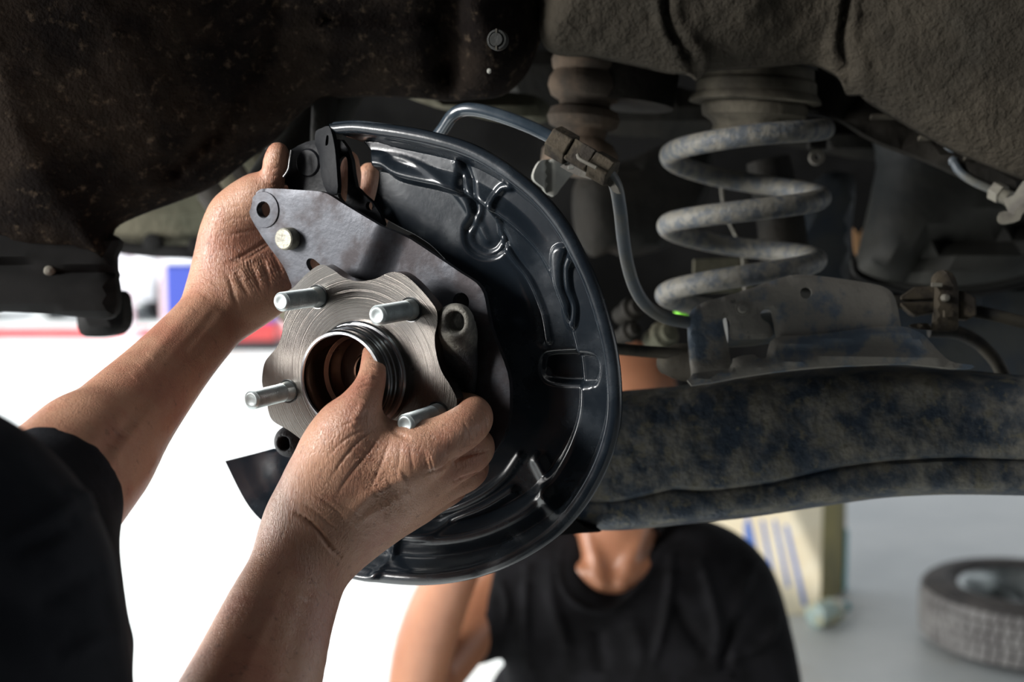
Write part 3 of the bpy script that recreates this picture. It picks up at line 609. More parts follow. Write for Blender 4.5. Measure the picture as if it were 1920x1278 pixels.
# connector strapped behind the bracket
cn = thing('cable_connector', 'dirty brown cable connector with a rounded strap, right of the grey arm bracket', 'connector', P(1755, 570, .98))
tube('stem', [P(1660, 566, .99), P(1710, 566, .985)], .0055, M['cable_black'], cn, 14, smooth_path=False)
fc = camframe(1755, 570, .975, -.25, .05)
prism('connector_half', fc, [(1688, 556), (1712, 540), (1750, 537), (1752, 562), (1688, 562)], -.016, .010, M['clip'], cn, .001, True)
prism('connector_half', fc, [(1688, 568), (1752, 567), (1752, 586), (1716, 592), (1706, 588), (1688, 572)], -.016, .010, M['clip'], cn, .001, True)
prism('connector_tail', fc, [(1796, 546), (1808, 548), (1828, 560), (1829, 592), (1812, 600), (1796, 598)], -.014, .008, M['clip'], cn, .001, True)
plate('strap', camframe(1772, 560, .962, -.25), [(1747, 618), (1750, 590), (1752, 540), (1747, 533), (1750, 516), (1762, 507), (1778, 507), (1790, 518), (1796, 536), (1798, 560), (1797, 600), (1796, 616), (1780, 621), (1720, 616), (1704, 608), (1740, 606)], M['clip'], cn, thick=.012, grid=.004, smooth_n=3, hf=lambda uv, px, e: z_round(e, .003))
box('strap_rim', camframe(1756, 534, .958, -.25), -.004, .004, -.0015, .0015, 0, .004, M['clip_grey'], cn, .0005)
lathe('strap_rivet', camframe(1773, 558, .957), [(0, .004), (.002, .0036), (.003, .001), (.003, -.004), (0, -.004)], M['clip_grey'], cn, n=16)
box('strap_tab', camframe(1776, 588, .957), -.0035, .0035, -.0028, .0028, 0, .004, M['clip'], cn, .0006)
cb = thing('tail_cable', 'black cable leaving the brown connector towards the right edge', 'cable', P(1880, 595, .97))
tube('cable', [P(1826, 583, .975), P(1870, 592, .97), P(1930, 607, .965), P(2000, 625, .96)], .0048, M['cable_black'], cb, 14)
cb2 = tag(tube('looped_cable', [P(1742, 620, 1.03), P(1790, 622, 1.03), P(1830, 640, 1.03), P(1862, 670, 1.03), P(1880, 700, 1.03), P(1890, 720, 1.03)], .0055, M['cable_black'], None, 12), 'black cable curving down behind the arm below the brown connector', 'cable')

# ================= hose from the shield, connector, cable =================
hz = thing('brake_hose', 'glossy blue black tube arching over the dust shield', 'hose', P(930, 225, .90))
tube('tube', [P(815, 262, .92), P(832, 240, .91), P(848, 217, .90), P(868, 206, .895), P(895, 206, .89), P(935, 216, .885), P(985, 234, .88), P(1020, 250, .878), P(1045, 264, .876)], .0046, M['hose'], hz, 18)
kc = thing('hose_connector', 'dark brown angular two part connector joining the arching tube and the cable', 'connector', P(1090, 290, .87))
A0, A1 = P(1036, 262, .878), P(1148, 326, .862)
axis = (A1-A0)/np.linalg.norm(A1-A0); fk = Frame(A0, axis)
Lk = np.linalg.norm(A1-A0)
prism('hex_block', fk, ngon(6, .0115, .25), 0, .016, M['clip'], kc, .0008)
prism('square_block', fk, ngon(4, .0112, .55), .0165, .034, M['clip'], kc, .0010)
prism('end_block', fk, ngon(6, .0105, .1), .0345, Lk, M['clip'], kc, .0008)
tube('clip_wire', [P(1083, 290, .855), P(1086, 297, .853), P(1100, 305, .851), P(1118, 314, .849)], .0013, M['clip_grey'], kc, 8)
box('clip_tab', camframe(1070, 315, .856), -.002, .002, -.001, .001, 0, .003, M['pale_bracket'], kc, .0003)
plate('holder', camframe(1105, 325, .868, -.4), [(1050, 312), (1080, 305), (1125, 322), (1150, 340), (1162, 362), (1150, 360), (1138, 345), (1110, 336), (1085, 330)], M['clip_grey'], kc, thick=.003, grid=.003, smooth_n=2)
pb = tag(plate('pale_bracket', camframe(1050, 330, .93, .5), [(1000, 328), (1008, 308), (1020, 299), (1052, 298), (1095, 304), (1098, 318), (1075, 326), (1062, 340), (1050, 355), (1038, 368), (1020, 352), (1004, 340)], M['pale_bracket'], thick=.003, grid=.003, smooth_n=2, hf=lambda uv, px, e: -.004*np.exp(-((px[:, 0]-1028)/5)**2)), 'pale grey bracket tab just outside the rim of the dust shield', 'bracket')
c3 = thing('parking_cable', 'blue grey cable hanging in a long bend from the brown connector to the arm bracket', 'cable', P(1190, 480, .93))
tube('cable', [P(1140, 322, .865), P(1155, 350, .87), P(1163, 395, .88), P(1169, 450, .90), P(1178, 500, .915), P(1192, 542, .93), P(1215, 575, .945), P(1250, 596, .955), P(1300, 606, .96)], [.0045, .0047, .0047, .0047, .0047, .0047, .0047, .0047, .0047], M['hose_dull'], c3, 16)
c4 = tag(tube('lower_cable', [P(1080, 645, 1.0), P(1160, 654, .99), P(1230, 660, .985), P(1300, 664, .975), P(1350, 660, .97)], .0046, M['cable_black'], None, 14), 'dark straight cable running under the blue grey one into the arm bracket', 'cable')
c5 = tag(tube('boot_sleeve', [P(1243, 682, 1.0), P(1270, 678, .99), P(1310, 682, .98)], [.008, .014, .015], M['rubber_dust'], None, 16), 'dusty rubber sleeve tucked behind the lower left corner of the arm bracket', 'sleeve')
for i, (x, y, r, l) in enumerate(((1185, 580, .012, 'round dark fitting'), (1245, 628, .014, 'ribbed khaki fitting'), (1180, 622, .010, 'small dark fitting'))):
    o = lathe('fitting', camframe(x, y, 1.2, .5, .3), [(0, .012), (r*.6, .011), (r*.7, .006), (r, .004), (r, -.004), (r*.8, -.006), (r*.8, -.02), (0, -.02)], M['khaki'] if i == 1 else M['underbody'], n=24)
    tag(o, l+(' right of the shield rim, directly below the green cap' if i == 1 else ' in shadow left of the green cap' if i == 0 else ' closest to the shield rim above the dark cable'), 'fitting')
# ================= wheel hub with bearing =================
HN = W([-.439, .112, -.891])-CAMP
H = Frame(P(678, 702, .808), HN)
IDF = Frame((0, 0, 0), (0, 0, 1), (0, 1, 0))
M['machined'] = brushed('machined steel', H, (.24, .225, .21), .20)
M['turned'] = brushed('polished turned steel', H, (.38, .39, .41), .16)
M['bore'] = brushed('brown oiled bore steel', H, (.20, .15, .125), .28)
hub = thing('wheel_hub', 'shiny machined steel wheel hub with threaded studs held in both hands', 'wheel hub', H.o)
fo = [(532, 538), (545, 541), (553, 536), (575, 513), (601, 496), (622, 504), (643, 519), (660, 525), (678, 527), (705, 522), (729, 511), (752, 512), (777, 530), (804, 560), (818, 581), (820, 605), (815, 629), (817, 658), (827, 694), (845, 724), (856, 748), (854, 765), (836, 783), (800, 803), (770, 830), (745, 860), (725, 890), (695, 912), (655, 905), (620, 872), (590, 845), (560, 820), (539, 805), (512, 789), (503, 770), (500, 747), (492, 722), (492, 700), (498, 676), (518, 652), (528, 628), (532, 600), (535, 570), (535, 550)]
fo = [p for i, p in enumerate(fo) if i not in (0, 1)]
def fl_h(uv, px, e): return -.0006*(1-np.clip(e/.0012, 0, 1))**2
STUDS = [(595, 556), (770, 580), (820, 775), (540, 733)]
flange = plate('flange', H, fo, M['machined'], hub, holes=[(678, 702, .028)]+[(x, y, .0078) for x, y in STUDS], thick=.009, grid=.0035, smooth_n=4, sharp=40)
lathe('pilot_ring', H, [(.0345, -.002), (.0345, .0035), (.0335, .0045), (.0320, .005), (.0320, .0095), (.0326, .0100), (.0326, .0112), (.0320, .0118), (.0320, .0150), (.0312, .0158), (.0305, .0158), (.0300, .0165), (.0300, .0185), (.0307, .0190), (.0307, .0225), (.0298, .0238), (.0282, .0240), (.0276, .0234), (.0276, -.002)], M['turned'], hub, n=128, sharp=25, closed=True)
lathe('bore', H, [(.0277, .022), (.0270, .019), (.0268, .006), (.0262, .0035), (.0240, .0015), (.0235, -.001), (.0235, -.009), (.0228, -.0105), (.0150, -.0110), (.0135, -.0115), (.0125, -.0105), (.0118, -.0112), (.0116, -.016), (.0110, -.018), (.0110, -.042), (.0002, -.042)], M['bore'], hub, n=128, sharp=30)
SL = .0392
prof = [(0, SL-.0006), (.0028, SL-.0006), (.0040, SL), (.0048, SL-.0002), (.0053, SL-.0012)]
z = SL-.0016
while z > .0085: prof += [(.0060, z), (.0060, z-.0003), (.00545, z-.0007), (.00545, z-.0009)]; z -= .0012
prof += [(.0061, z), (.0061, .003), (.0066, .0015), (.0068, -.009), (.0085, -.0095), (.0085, -.013), (0, -.013)]
first = None
for x, y in STUDS:
    u, v = H.uv([(x, y)])[0]
    if first is None: o = lathe('wheel_stud', IDF, prof, M['stud'], hub, n=40, sharp=50); first = o; o.data.transform(Matrix.Translation(Vector(world_loc(hub))))
    else: o = first.copy(); COL.objects.link(o); o.parent = hub
    mt = H.mat(u, v, 0); mt.translation -= hub.location; o.matrix_local = mt
    lathe('stud_seat', H, [(.0072, .0003), (.0079, .0004), (.0079, -.009), (.0072, -.009)], M['steel'], hub, u=u, v=v, n=32, closed=True)
# bearing body and its cast mounting ears
def hp(x, y, wv): u, v = H.uv([(x, y)], wv)[0]; return H.at(u, v, wv)
u0 = H.uv([(678, 702)])[0]
lathe('bearing', H, [(.030, -.0500), (.030, -.0095), (.0385, -.0095), (.0390, -.012), (.0390, -.018), (.0400, -.020), (.0400, -.030), (.033, -.032), (.033, -.055), (.030, -.056)], M['steel'], hub, n=72, closed=True)
S2lo = np.minimum(hp(470, 980, -.07), hp(960, 480, 0))-.03; S2hi = np.maximum(hp(470, 980, -.07), hp(960, 480, 0))+.03
S = Sdf(S2lo, S2hi, .0013)
hc = H.at(0, 0, -.030)
def ring(r, wv, n=24): a = np.linspace(0, 2*np.pi, n+1); return H.at(np.cos(a)*r, np.sin(a)*r, wv)
S.add(ring(.040, -.028), .0075, .002, n=1); S.add(ring(.044, -.034), .007, .003, n=1)
e1 = hp(858, 602, -.006); e1b = hp(852, 604, -.026)
S.add([e1, e1b], [.0102, .0110], .004)
S.add([hp(852, 604, -.014), H.at(.036, .010, -.026)], [.0085, .011], .008)
S.add([hp(872, 640, -.018), hp(885, 690, -.022), hp(880, 730, -.026)], [.006, .0035, .004], .008)
S.add([hp(858, 620, -.016), hp(862, 680, -.026), H.at(.042, -.012, -.028)], [.009, .007, .009], .010)
e2 = hp(543, 828, -.014); S.add([e2, hp(543, 828, -.024)], [.0092, .0095], .004); S.add([hp(545, 826, -.020), H.at(-.030, -.024, -.028)], [.008, .011], .008)
S.cut([e1+HN*.03, e1-HN*.06], .0062, .0012); S.cut([e2+HN*.03, e2-HN*.06], .0048, .0012)
hn = HN/np.linalg.norm(HN)
S.plane(H.at(0, 0, -.0095), hn, .002) if False else None
S.plane(hp(858, 602, -.002), hn, .0015)
V, Q = S.mesh(2); housing = quadmesh('bearing_housing', V, Q, M['cast_ear'], hub)
# housing colour is grey near the upper ear and darker away from it
def two_tone(m, other, centre, r0, r1):
    nt = m.node_tree; N = nt.nodes; L = nt.links; b = N['Principled BSDF']
    g = N.new('ShaderNodeNewGeometry'); s = N.new('ShaderNodeVectorMath'); s.operation = 'DISTANCE'; L.new(g.outputs['Position'], s.inputs[0]); s.inputs[1].default_value = tuple(centre)
    r = N.new('ShaderNodeMapRange'); r.interpolation_type = 'SMOOTHSTEP'; r.inputs[1].default_value = r0; r.inputs[2].default_value = r1; L.new(s.outputs['Value'], r.inputs[0])
    mx = N.new('ShaderNodeMix'); mx.data_type = 'RGBA'; L.new(r.outputs[0], mx.inputs[0]); L.new(b.inputs['Base Color'].links[0].from_socket, mx.inputs[6]); mx.inputs[7].default_value = (*other, 1); L.new(mx.outputs[2], b.inputs['Base Color'])
two_tone(M['cast_ear'], (.016, .017, .020), e1, .015, .026)

# ================= mounting plate (caliper bracket) =================
mp_ = thing('mounting_plate', 'smoky grey steel plate with a round hole and silver pin behind the hub', 'bracket plate', H.at(0, 0, -.02))
bend = np.array([(745, 400), (700, 520), (660, 640)], float)
def pl_h(uv, px, e):
    x, y = px[:, 0], px[:, 1]
    s = (x-(722-.42*(y-450)))      # signed distance right of the bend line
    step = np.clip((s+26)/52, 0, 1); step = step*step*(3-2*step)
    h = -.010*step-.0004*(1-np.clip(e/.001, 0, 1))
    d = np.hypot(x-495, (y-393)*.9); h -= .0003*(d < 42)
    return h
plate('plate', H, [(465, 388), (471, 371), (483, 357), (500, 353), (560, 356), (600, 359), (618, 366), (640, 380), (673, 400), (733, 436), (800, 480), (850, 514), (878, 532), (892, 552), (898, 580), (906, 620), (922, 660), (937, 700), (942, 740), (938, 800), (915, 850), (860, 890), (760, 915), (650, 900), (570, 860), (535, 800), (525, 700), (535, 600), (546, 545), (543, 527), (530, 498), (508, 468), (485, 435), (470, 410)], M['plate'], mp_,
      holes=[(495, 393, .0052), (850, 568, .0058), (678, 702, .043), [(574, 492), (580, 484), (590, 487), (606, 502), (610, 512), (596, 516), (580, 506)]], w=-.0195, thick=.0045, grid=.0035, smooth_n=2, hf=pl_h, sharp=40)
pu, pv = H.uv([(545, 447)], -.0195)[0]
lathe('pin_head', H, [(0, -.0112), (.0062, -.0112), (.0070, -.0118), (.0074, -.013), (.0074, -.0205), (0, -.0205)], M['pin'], mp_, u=pu, v=pv, n=40, sharp=30)
u1, v1 = H.uv([(495, 393)], -.0195)[0]
lathe('hole_rim', H, [(.0052, -.0193), (.0056, -.0187), (.0118, -.0189), (.0120, -.0193)], M['plate'], mp_, u=u1, v=v1, n=48)
# slotted back plate of black enamel rising behind the mounting plate
lv = thing('brake_lever_bracket', 'black enamel bracket with folded edges pinched by the left thumb', 'bracket', P(610, 300, .86))
fv = Frame(P(600, 300, .858), HN)
plate('lever_plate', fv, [(532, 332), (542, 318), (545, 290), (548, 280), (575, 266), (600, 262), (640, 262), (660, 300), (668, 350), (700, 380), (720, 420), (700, 430), (640, 400), (610, 375), (552, 372), (541, 350), (533, 340)], M['plate_dark'], lv, holes=[[(636, 300), (650, 296), (652, 340), (648, 378), (634, 368), (630, 330)], (693, 386, .0030)], thick=.004, grid=.004, smooth_n=2, hf=lambda uv, px, e: .0012*np.exp(-((e-.001)/.001)**2))
plate('lever_cheek', Frame(P(606, 280, .846), W([-.75, .05, -.65])-CAMP), [(590, 262), (592, 246), (603, 240), (616, 236), (622, 250), (628, 280), (632, 330), (632, 362), (614, 362), (602, 330), (598, 290), (591, 272)], M['plate_dark'], lv, holes=[[(612, 255), (616, 255), (615, 270), (610, 272)]], thick=.003, grid=.003, smooth_n=2)
lathe('lever_boss', fv, [(0, .0016), (.0085, .0014), (.0095, .0006), (.0098, -.001), (0, -.001)], M['plate_dark'], lv, u=fv.uv([(578, 305)])[0][0], v=fv.uv([(578, 305)])[0][1], n=32)
tube('lever_edge', [P(547, 282, .853), P(544, 300, .852), P(541, 318, .852), P(532, 332, .853)], .0011, M['steel'], lv, 8)
tube('adjuster_screw', [P(524, 303, .862), P(545, 304, .862)], .0028, M['pin'], lv, 12, smooth_path=False)
plate('bronze_tab', camframe(610, 345, .862), [(601, 341), (621, 343), (624, 358), (618, 368), (606, 364)], M['pin'], lv, thick=.003, grid=.003, smooth_n=2)

# ================= dust shield =================
sh = thing('brake_dust_shield', 'large glossy blue black pressed steel dust shield with rolled rim behind the hub', 'dust shield', H.at(.03, 0, -.055))
OUT = [(620, 235), (660, 231), (700, 233), (760, 240), (820, 252), (880, 270), (930, 295), (980, 330), (1025, 370), (1065, 420), (1095, 475), (1120, 530), (1140, 590), (1155, 650), (1163, 715), (1163, 780), (1150, 840), (1125, 900), (1090, 955), (1045, 1003), (990, 1040), (930, 1068), (870, 1085), (800, 1093), (730, 1090), (680, 1082), (640, 1070), (590, 1045), (540, 1015), (495, 976), (462, 925), (430, 862)]
INN = [(694, 392), (720, 410), (745, 425), (775, 440), (805, 460), (830, 485), (855, 515), (878, 550), (895, 590), (905, 630), (910, 670), (912, 700), (912, 740), (905, 790), (890, 830), (870, 865), (840, 890), (805, 905), (770, 910), (735, 910), (700, 905), (670, 895), (645, 885), (620, 875), (595, 862), (570, 850), (545, 845), (515, 843)]
def arclen(poly, n):
    s = np.r_[0, np.cumsum(np.linalg.norm(np.diff(poly, axis=0), axis=1))]; t = np.linspace(0, s[-1], n)
    return np.stack([np.interp(t, s, poly[:, k]) for k in (0, 1)], 1)
NS, NT = 560, 150
SW = -.055
o_ = arclen(spline(OUT, 10), NS); i_ = arclen(spline(INN, 10), NS)
ss = np.linspace(0, 1, NS)[:, None, None]; tt = (np.linspace(0, 1, NT)**1.15)[None, :, None]
LIPH = .016
ouv = H.uv(o_, SW+LIPH); iuv = H.uv(i_, SW)
uvg = ouv[:, None]*(1-tt)+iuv[:, None]*tt
# the upper left end of the pressing is cut back in a curve
cutv = H.uv(np.array([(690., 300.)]), SW)[0]-H.uv(np.array([(655., 315.)]), SW)[0]
uvg = uvg+cutv*np.sin(np.pi*tt)**1.0*np.exp(-(ss/.045)**2)
wd = np.linalg.norm(ouv-iuv, axis=1)[:, None]
e = tt[..., 0]*wd
def sstep(x, a, b): t = np.clip((x-a)/(b-a), 0, 1); return t*t*(3-2*t)
lipr = .0038
lip = np.where(e < 2*lipr, np.sqrt(np.clip(1-((e-lipr)/lipr)**2, 0, 1))*lipr, 0)
endfade = 1-.8*sstep(ss[..., 0], .88, .96)
h = LIPH*(1-sstep(e, .0065, .0150)*(1.0))*endfade+lip*(1-sstep(ss[..., 0], .88, .93))
lowblend = sstep(ss[..., 0], .50, .62)
h = h+(-.009)*sstep(e, .031, .037)*(1-lowblend)+lowblend*(-.016*sstep(e, .028, .040)+.005*sstep(e, .015, .027))
h = h*(1-.85*sstep(ss[..., 0], .85, .93))
h = h+.020*(1-tt[..., 0])*sstep(ss[..., 0], .86, .96)
topflat = 1-sstep(ss[..., 0], .18, .30)
h = h+.006*sstep(e, .022, .033)*topflat
g0 = H.at(uvg[..., 0].ravel(), uvg[..., 1].ravel(), SW*np.ones(NS*NT)); px = PIX(g0)
def ridge(pts, wpx, amp, mode=0):
    global h
    d = dist_poly(px, spline(np.array(pts, float), 6)).reshape(NS, NT); h = h+amp*np.exp(-(d/wpx)**2)
def pocket(pts, amp, soft):
    global h
    pl = spline(np.array(pts, float), 5, True); ins = inpoly(px, pl); d = dist_poly(px, pl, True)*np.where(ins, 1, -1)
    h = h+(amp*sstep(d, -soft, soft)).reshape(NS, NT)
pocket([(862, 300), (880, 312), (892, 350), (905, 380), (935, 425), (945, 455), (925, 480), (895, 482), (872, 462), (868, 430), (880, 405), (878, 380), (862, 345)], -.0050, 7)
ridge([(858, 305), (876, 345), (888, 372), (893, 395), (884, 420), (874, 440), (880, 462), (902, 477), (925, 470), (937, 448)], 5, .0020)
ridge([(960, 350), (945, 352), (932, 368), (928, 392), (932, 420), (936, 448), (955, 485), (985, 530), (1010, 590), (1020, 640)], 5, .0034)
ridge([(935, 450), (970, 510), (1000, 580), (1010, 640)], 9, -.002)
pocket([(1040, 470), (1062, 462), (1080, 480), (1070, 505), (1072, 540), (1082, 575), (1078, 610), (1062, 618), (1050, 590), (1048, 560), (1040, 520)], .0045, 6)
ridge([(1068, 470), (1060, 500), (1062, 540), (1074, 575), (1070, 615)], 5, -.003)
pocket([(1006, 672), (1030, 662), (1100, 662), (1122, 675), (1122, 708), (1105, 724), (1030, 722), (1006, 706)], -.0055, 5)
ridge([(1008, 700), (1020, 716), (1065, 722), (1110, 722)], 4, .0016)
ridge([(755, 1003), (742, 1030), (737, 1058), (722, 1068), (690, 1064), (655, 1052)], 6, .0030)
ridge([(1000, 868), (1018, 905), (1040, 950)], 13, .0030)
ridge([(748, 996), (790, 1000), (815, 996), (840, 980), (900, 955), (950, 925)], 8, .0040)
ridge([(760, 975), (830, 962), (890, 935), (935, 900), (965, 860)], 8, .0022)
ridge([(700, 290), (760, 300), (820, 330), (870, 380), (905, 450)], 7, .0012)
ridge([(960, 1010), (930, 1060)], 16, -.001)
G = g0+h.reshape(-1, 1)*H.n
shd = gridmesh('shield_pressing', G.reshape(NS, NT, 3), M['shield'], sh, thick=.0)
sm_ = shd.modifiers.new('t', 'SOLIDIFY'); sm_.thickness = .0012; sm_.offset = -1 
rp = G.reshape(NS, NT, 3); ri = int(np.argmin(np.abs(e[100]-lipr)))
rimp = H.at(uvg[:, ri, 0], uvg[:, ri, 1], SW+LIPH-.0004)
rimp = rimp[:int(NS*.90)]
rr = np.full(len(rimp), .0040); rr[-40:] = np.linspace(.0040, .0012, 40)
tube('rolled_rim', rimp, rr, M['rim'], sh, 18, smooth_path=False)
# folded outer tab at the lower left is part of the pressing; black backing hub carrier behind
bk = tag(lathe('knuckle', Frame(H.at(0.0, 0, -.115), H.n), [(0, .032), (.045, .030), (.060, .022), (.075, .010), (.088, .006), (.088, -.01), (0, -.02)], M['underbody_black'], n=56), 'black hub carrier filling the centre of the dust shield', 'hub carrier')
# ================= mechanic in the foreground: two arms and hands, black shirt =================
def K(*pts):   # (photo x, photo y, depth, radius in mm)
    a = np.array(pts, float); return P(a[:, 0], a[:, 1], a[:, 2]), a[:, 3]/1000
mech = thing('person', 'person in a black shirt reaching in with bare tanned arms, holding the hub', 'person', (-.25, .40, 0))
def bounds(l, m=.012):
    p = np.concatenate([k[0] for k in l]); r = max(k[1].max() for k in l); return p.min(0)-r-m, p.max(0)+r+m
def creases(V, N, lines):
    px = PIX(V); view = V-CAMP; fr = (np.einsum('ij,ij->i', N, view) < 0)
    D = np.zeros(len(V))
    for pts, wpx, amp in lines:
        pl = spline(np.array(pts, float), 6); lo, hi = pl.min(0)-wpx*4, pl.max(0)+wpx*4
        m = fr & (px > lo).all(1) & (px < hi).all(1); i = np.where(m)[0]
        if not len(i): continue
        d = dist_poly(px[i], pl)
        L = np.r_[0, np.cumsum(np.linalg.norm(np.diff(pl, axis=0), axis=1))]
        j = np.argmin(((px[i][:, None, :]-pl[None, ::2, :])**2).sum(-1), 1); tpos = L[::2][j]/L[-1]
        D[i] += amp/1000*np.exp(-(d/wpx)**2)*np.clip(np.minimum(tpos, 1-tpos)*3.2, .0, 1)
    return D
def furrows(V, N, region, direction, pitch, amp, seed):
    """fine folds running along `direction` (photo px), inside a soft round region (x, y, rx, ry)"""
    px = PIX(V); x, y, rx, ry = region; m = np.exp(-(((px[:, 0]-x)/rx)**2+((px[:, 1]-y)/ry)**2)*1.2)
    m[np.einsum('ij,ij->i', N, V-CAMP) > 0] = 0
    a = math.radians(direction); s = -(px[:, 0]*math.sin(a))+px[:, 1]*math.cos(a); t = px[:, 0]*math.cos(a)+px[:, 1]*math.sin(a)
    ph = s/pitch*2*math.pi+1.7*np.sin(t/pitch*.42+seed)+1.1*np.sin(t/pitch*.9+s/pitch*.8+seed*2)+.8*np.sin(s/pitch*1.7+seed)
    w_ = np.sin(ph); return -amp/1000*m*np.clip(1-np.abs(w_)*1.6, 0, 1)*(0.5+.5*np.sin(t/pitch*.31+s/pitch*.23+seed*3))
# ---- right arm (the one coming up from below) ----
Rg = [
 (K((290, 1640, .62, 36), (400, 1400, .69, 34), (462, 1260, .735, 31), (505, 1150, .758, 27), (545, 1060, .775, 23.5), (568, 1000, .783, 22)), .012),
 (K((440, 1420, .70, 30), (505, 1290, .745, 29), (550, 1170, .772, 23.5), (588, 1080, .790, 20), (612, 1020, .800, 19)), .016),
 # palm: thenar, metacarpals
 (K((575, 1000, .785, 23), (590, 930, .775, 23), (622, 865, .765, 22), (648, 812, .760, 18)), .020),
 (K((610, 1000, .797, 22), (670, 920, .778, 23), (735, 875, .766, 19), (775, 850, .762, 15)), .020),
 (K((620, 1010, .805, 20), (700, 940, .790, 22), (770, 905, .782, 18), (800, 888, .782, 14)), .016),
 (K((625, 1010, .812, 18), (700, 965, .805, 19), (760, 935, .800, 15.5), (795, 915, .800, 13)), .014),
 (K((630, 1010, .815, 16), (690, 980, .818, 17), (745, 962, .816, 13), (775, 948, .815, 11)), .014),
 # thumb
 (K((632, 850, .764, 19), (655, 795, .757, 15), (672, 765, .757, 12.5), (690, 730, .765, 9.8), (698, 704, .774, 8.6), (699, 682, .786, 7.6), (697, 662, .797, 6.2)), .008),
 # web between thumb and index
 (K((655, 830, .768, 15), (715, 845, .768, 14), (765, 850, .764, 12)), .020)]
Rf = [
 K((770, 852, .763, 14.5), (825, 826, .762, 14.2), (868, 802, .768, 13.4), (888, 783, .782, 12.2), (880, 768, .800, 10.5), (850, 757, .812, 9.2), (815, 752, .818, 8.2)),
 K((790, 890, .783, 14), (840, 870, .782, 13.5), (880, 850, .786, 12.8), (894, 836, .800, 11.4), (880, 824, .818, 10), (845, 812, .826, 9)),
 K((785, 918, .800, 13), (830, 905, .798, 12.2), (872, 888, .800, 11.6), (886, 872, .812, 10.6), (868, 860, .826, 9.4), (836, 850, .832, 8.6)),
 K((765, 948, .815, 11), (805, 935, .812, 10.4), (845, 917, .814, 9.6), (855, 900, .824, 8.8), (838, 890, .832, 8))]
lo, hi = bounds([k for k, _ in Rg]+Rf)
S = Sdf(lo, hi, .00155)
for k, kk in Rg: S.add(k[0], k[1], kk)
base = S.f.copy(); fing = None
for f in Rf:
    S.f[...] = 1.0; S.add(f[0], f[1], .003); 
    fing = S.f.copy() if fing is None else (lambda a, b, q: np.minimum(a, b)-np.maximum(q-np.abs(a-b), 0)**2/q*.25)(fing, S.f, .0018)
S.f[...] = base; S.union(fing, .010); del base, fing
V, Q = S.mesh(3); V, Q = subdivide(V, Q); V = relax(V, Q, 3, .5); N = normals(V, Q)
L_ = [ # thumb joint folds
 ([(676, 716), (690, 709), (706, 711), (716, 717)], 2.4, -.9), ([(677, 706), (692, 700), (706, 701), (715, 706)], 2.0, -.8), ([(680, 696), (694, 691), (708, 694)], 1.8, -.6), ([(668, 730), (686, 722), (704, 724), (714, 730)], 2.2, -.6), ([(684, 711), (694, 706), (703, 707)], 5, .7),
 ([(684, 682), (696, 679), (706, 683)], 1.5, -.35),
 # wrist crease
 ([(548, 958), (575, 975), (600, 1000), (622, 1030), (645, 1048)], 4.0, -2.2), ([(520, 1060), (545, 1068), (565, 1070)], 3, -.5),
 ([(560, 940), (590, 958), (625, 990), (650, 1010)], 3.0, -.8), ([(585, 925), (620, 948), (660, 985)], 2.6, -.6),
 # folds from the thumb web over the back of the hand
 ([(722, 800), (700, 835), (672, 870), (645, 905), (625, 945)], 3.2, -0.62), ([(716, 790), (690, 812), (662, 838), (636, 872), (612, 912)], 2.8, -0.56), ([(735, 815), (722, 850), (708, 885), (690, 925)], 3.0, -0.56),
 ([(752, 825), (748, 860), (742, 900)], 2.8, -0.43), ([(770, 830), (772, 862), (778, 895)], 2.8, -0.37), ([(720, 792), (745, 812), (775, 825)], 5, -0.99),
 ([(700, 800), (668, 812), (640, 830), (610, 860)], 2.4, -0.43), ([(690, 780), (660, 790), (630, 806)], 2.2, -0.37),
 # finger separations and knuckles
 ([(925, 842), (890, 850), (855, 862), (815, 880), (790, 892)], 3.2, -1.6), ([(922, 852), (880, 868), (845, 884)], 2.0, -.4), ([(915, 882), (880, 892), (845, 905)], 3.0, -1.2),
 ([(905, 760), (912, 785), (916, 812)], 1.8, -.5), ([(895, 770), (903, 795), (907, 820)], 1.8, -.5), ([(880, 775), (890, 800), (892, 828)], 1.8, -.4), ([(866, 785), (876, 806), (880, 832)], 1.8, -.35),
 # raised knuckle and tendons
 ([(800, 872), (820, 868), (840, 872)], 20, 2.2), ([(640, 985), (690, 930), (770, 885)], 12, 1.2), ([(655, 990), (710, 955), (780, 918)], 8, .8), ([(690, 745), (672, 775), (655, 805)], 8, .8),
 ([(440, 1300), (490, 1190), (530, 1090), (562, 1010)], 12, .7), ([(530, 1300), (560, 1170), (590, 1080)], 14, -.7)]
D = creases(V, N, L_)
D += 1.35*furrows(V, N, (690, 880, 110, 90), 118, 7, .62, 1.0)+furrows(V, N, (640, 960, 110, 80), 130, 8, .55, 2.3)+furrows(V, N, (690, 735, 40, 45), 20, 5.5, .30, 4.1)+furrows(V, N, (850, 830, 80, 60), 75, 6, .35, 5.2)+furrows(V, N, (600, 1050, 90, 60), 140, 8, .35, .4)+furrows(V, N, (600, 850, 60, 80), 115, 7.5, .5, 3.3)+furrows(V, N, (745, 940, 90, 60), 110, 7, .5, 6.3)
V = V+N*D[:, None]; VR, QR = V, Q
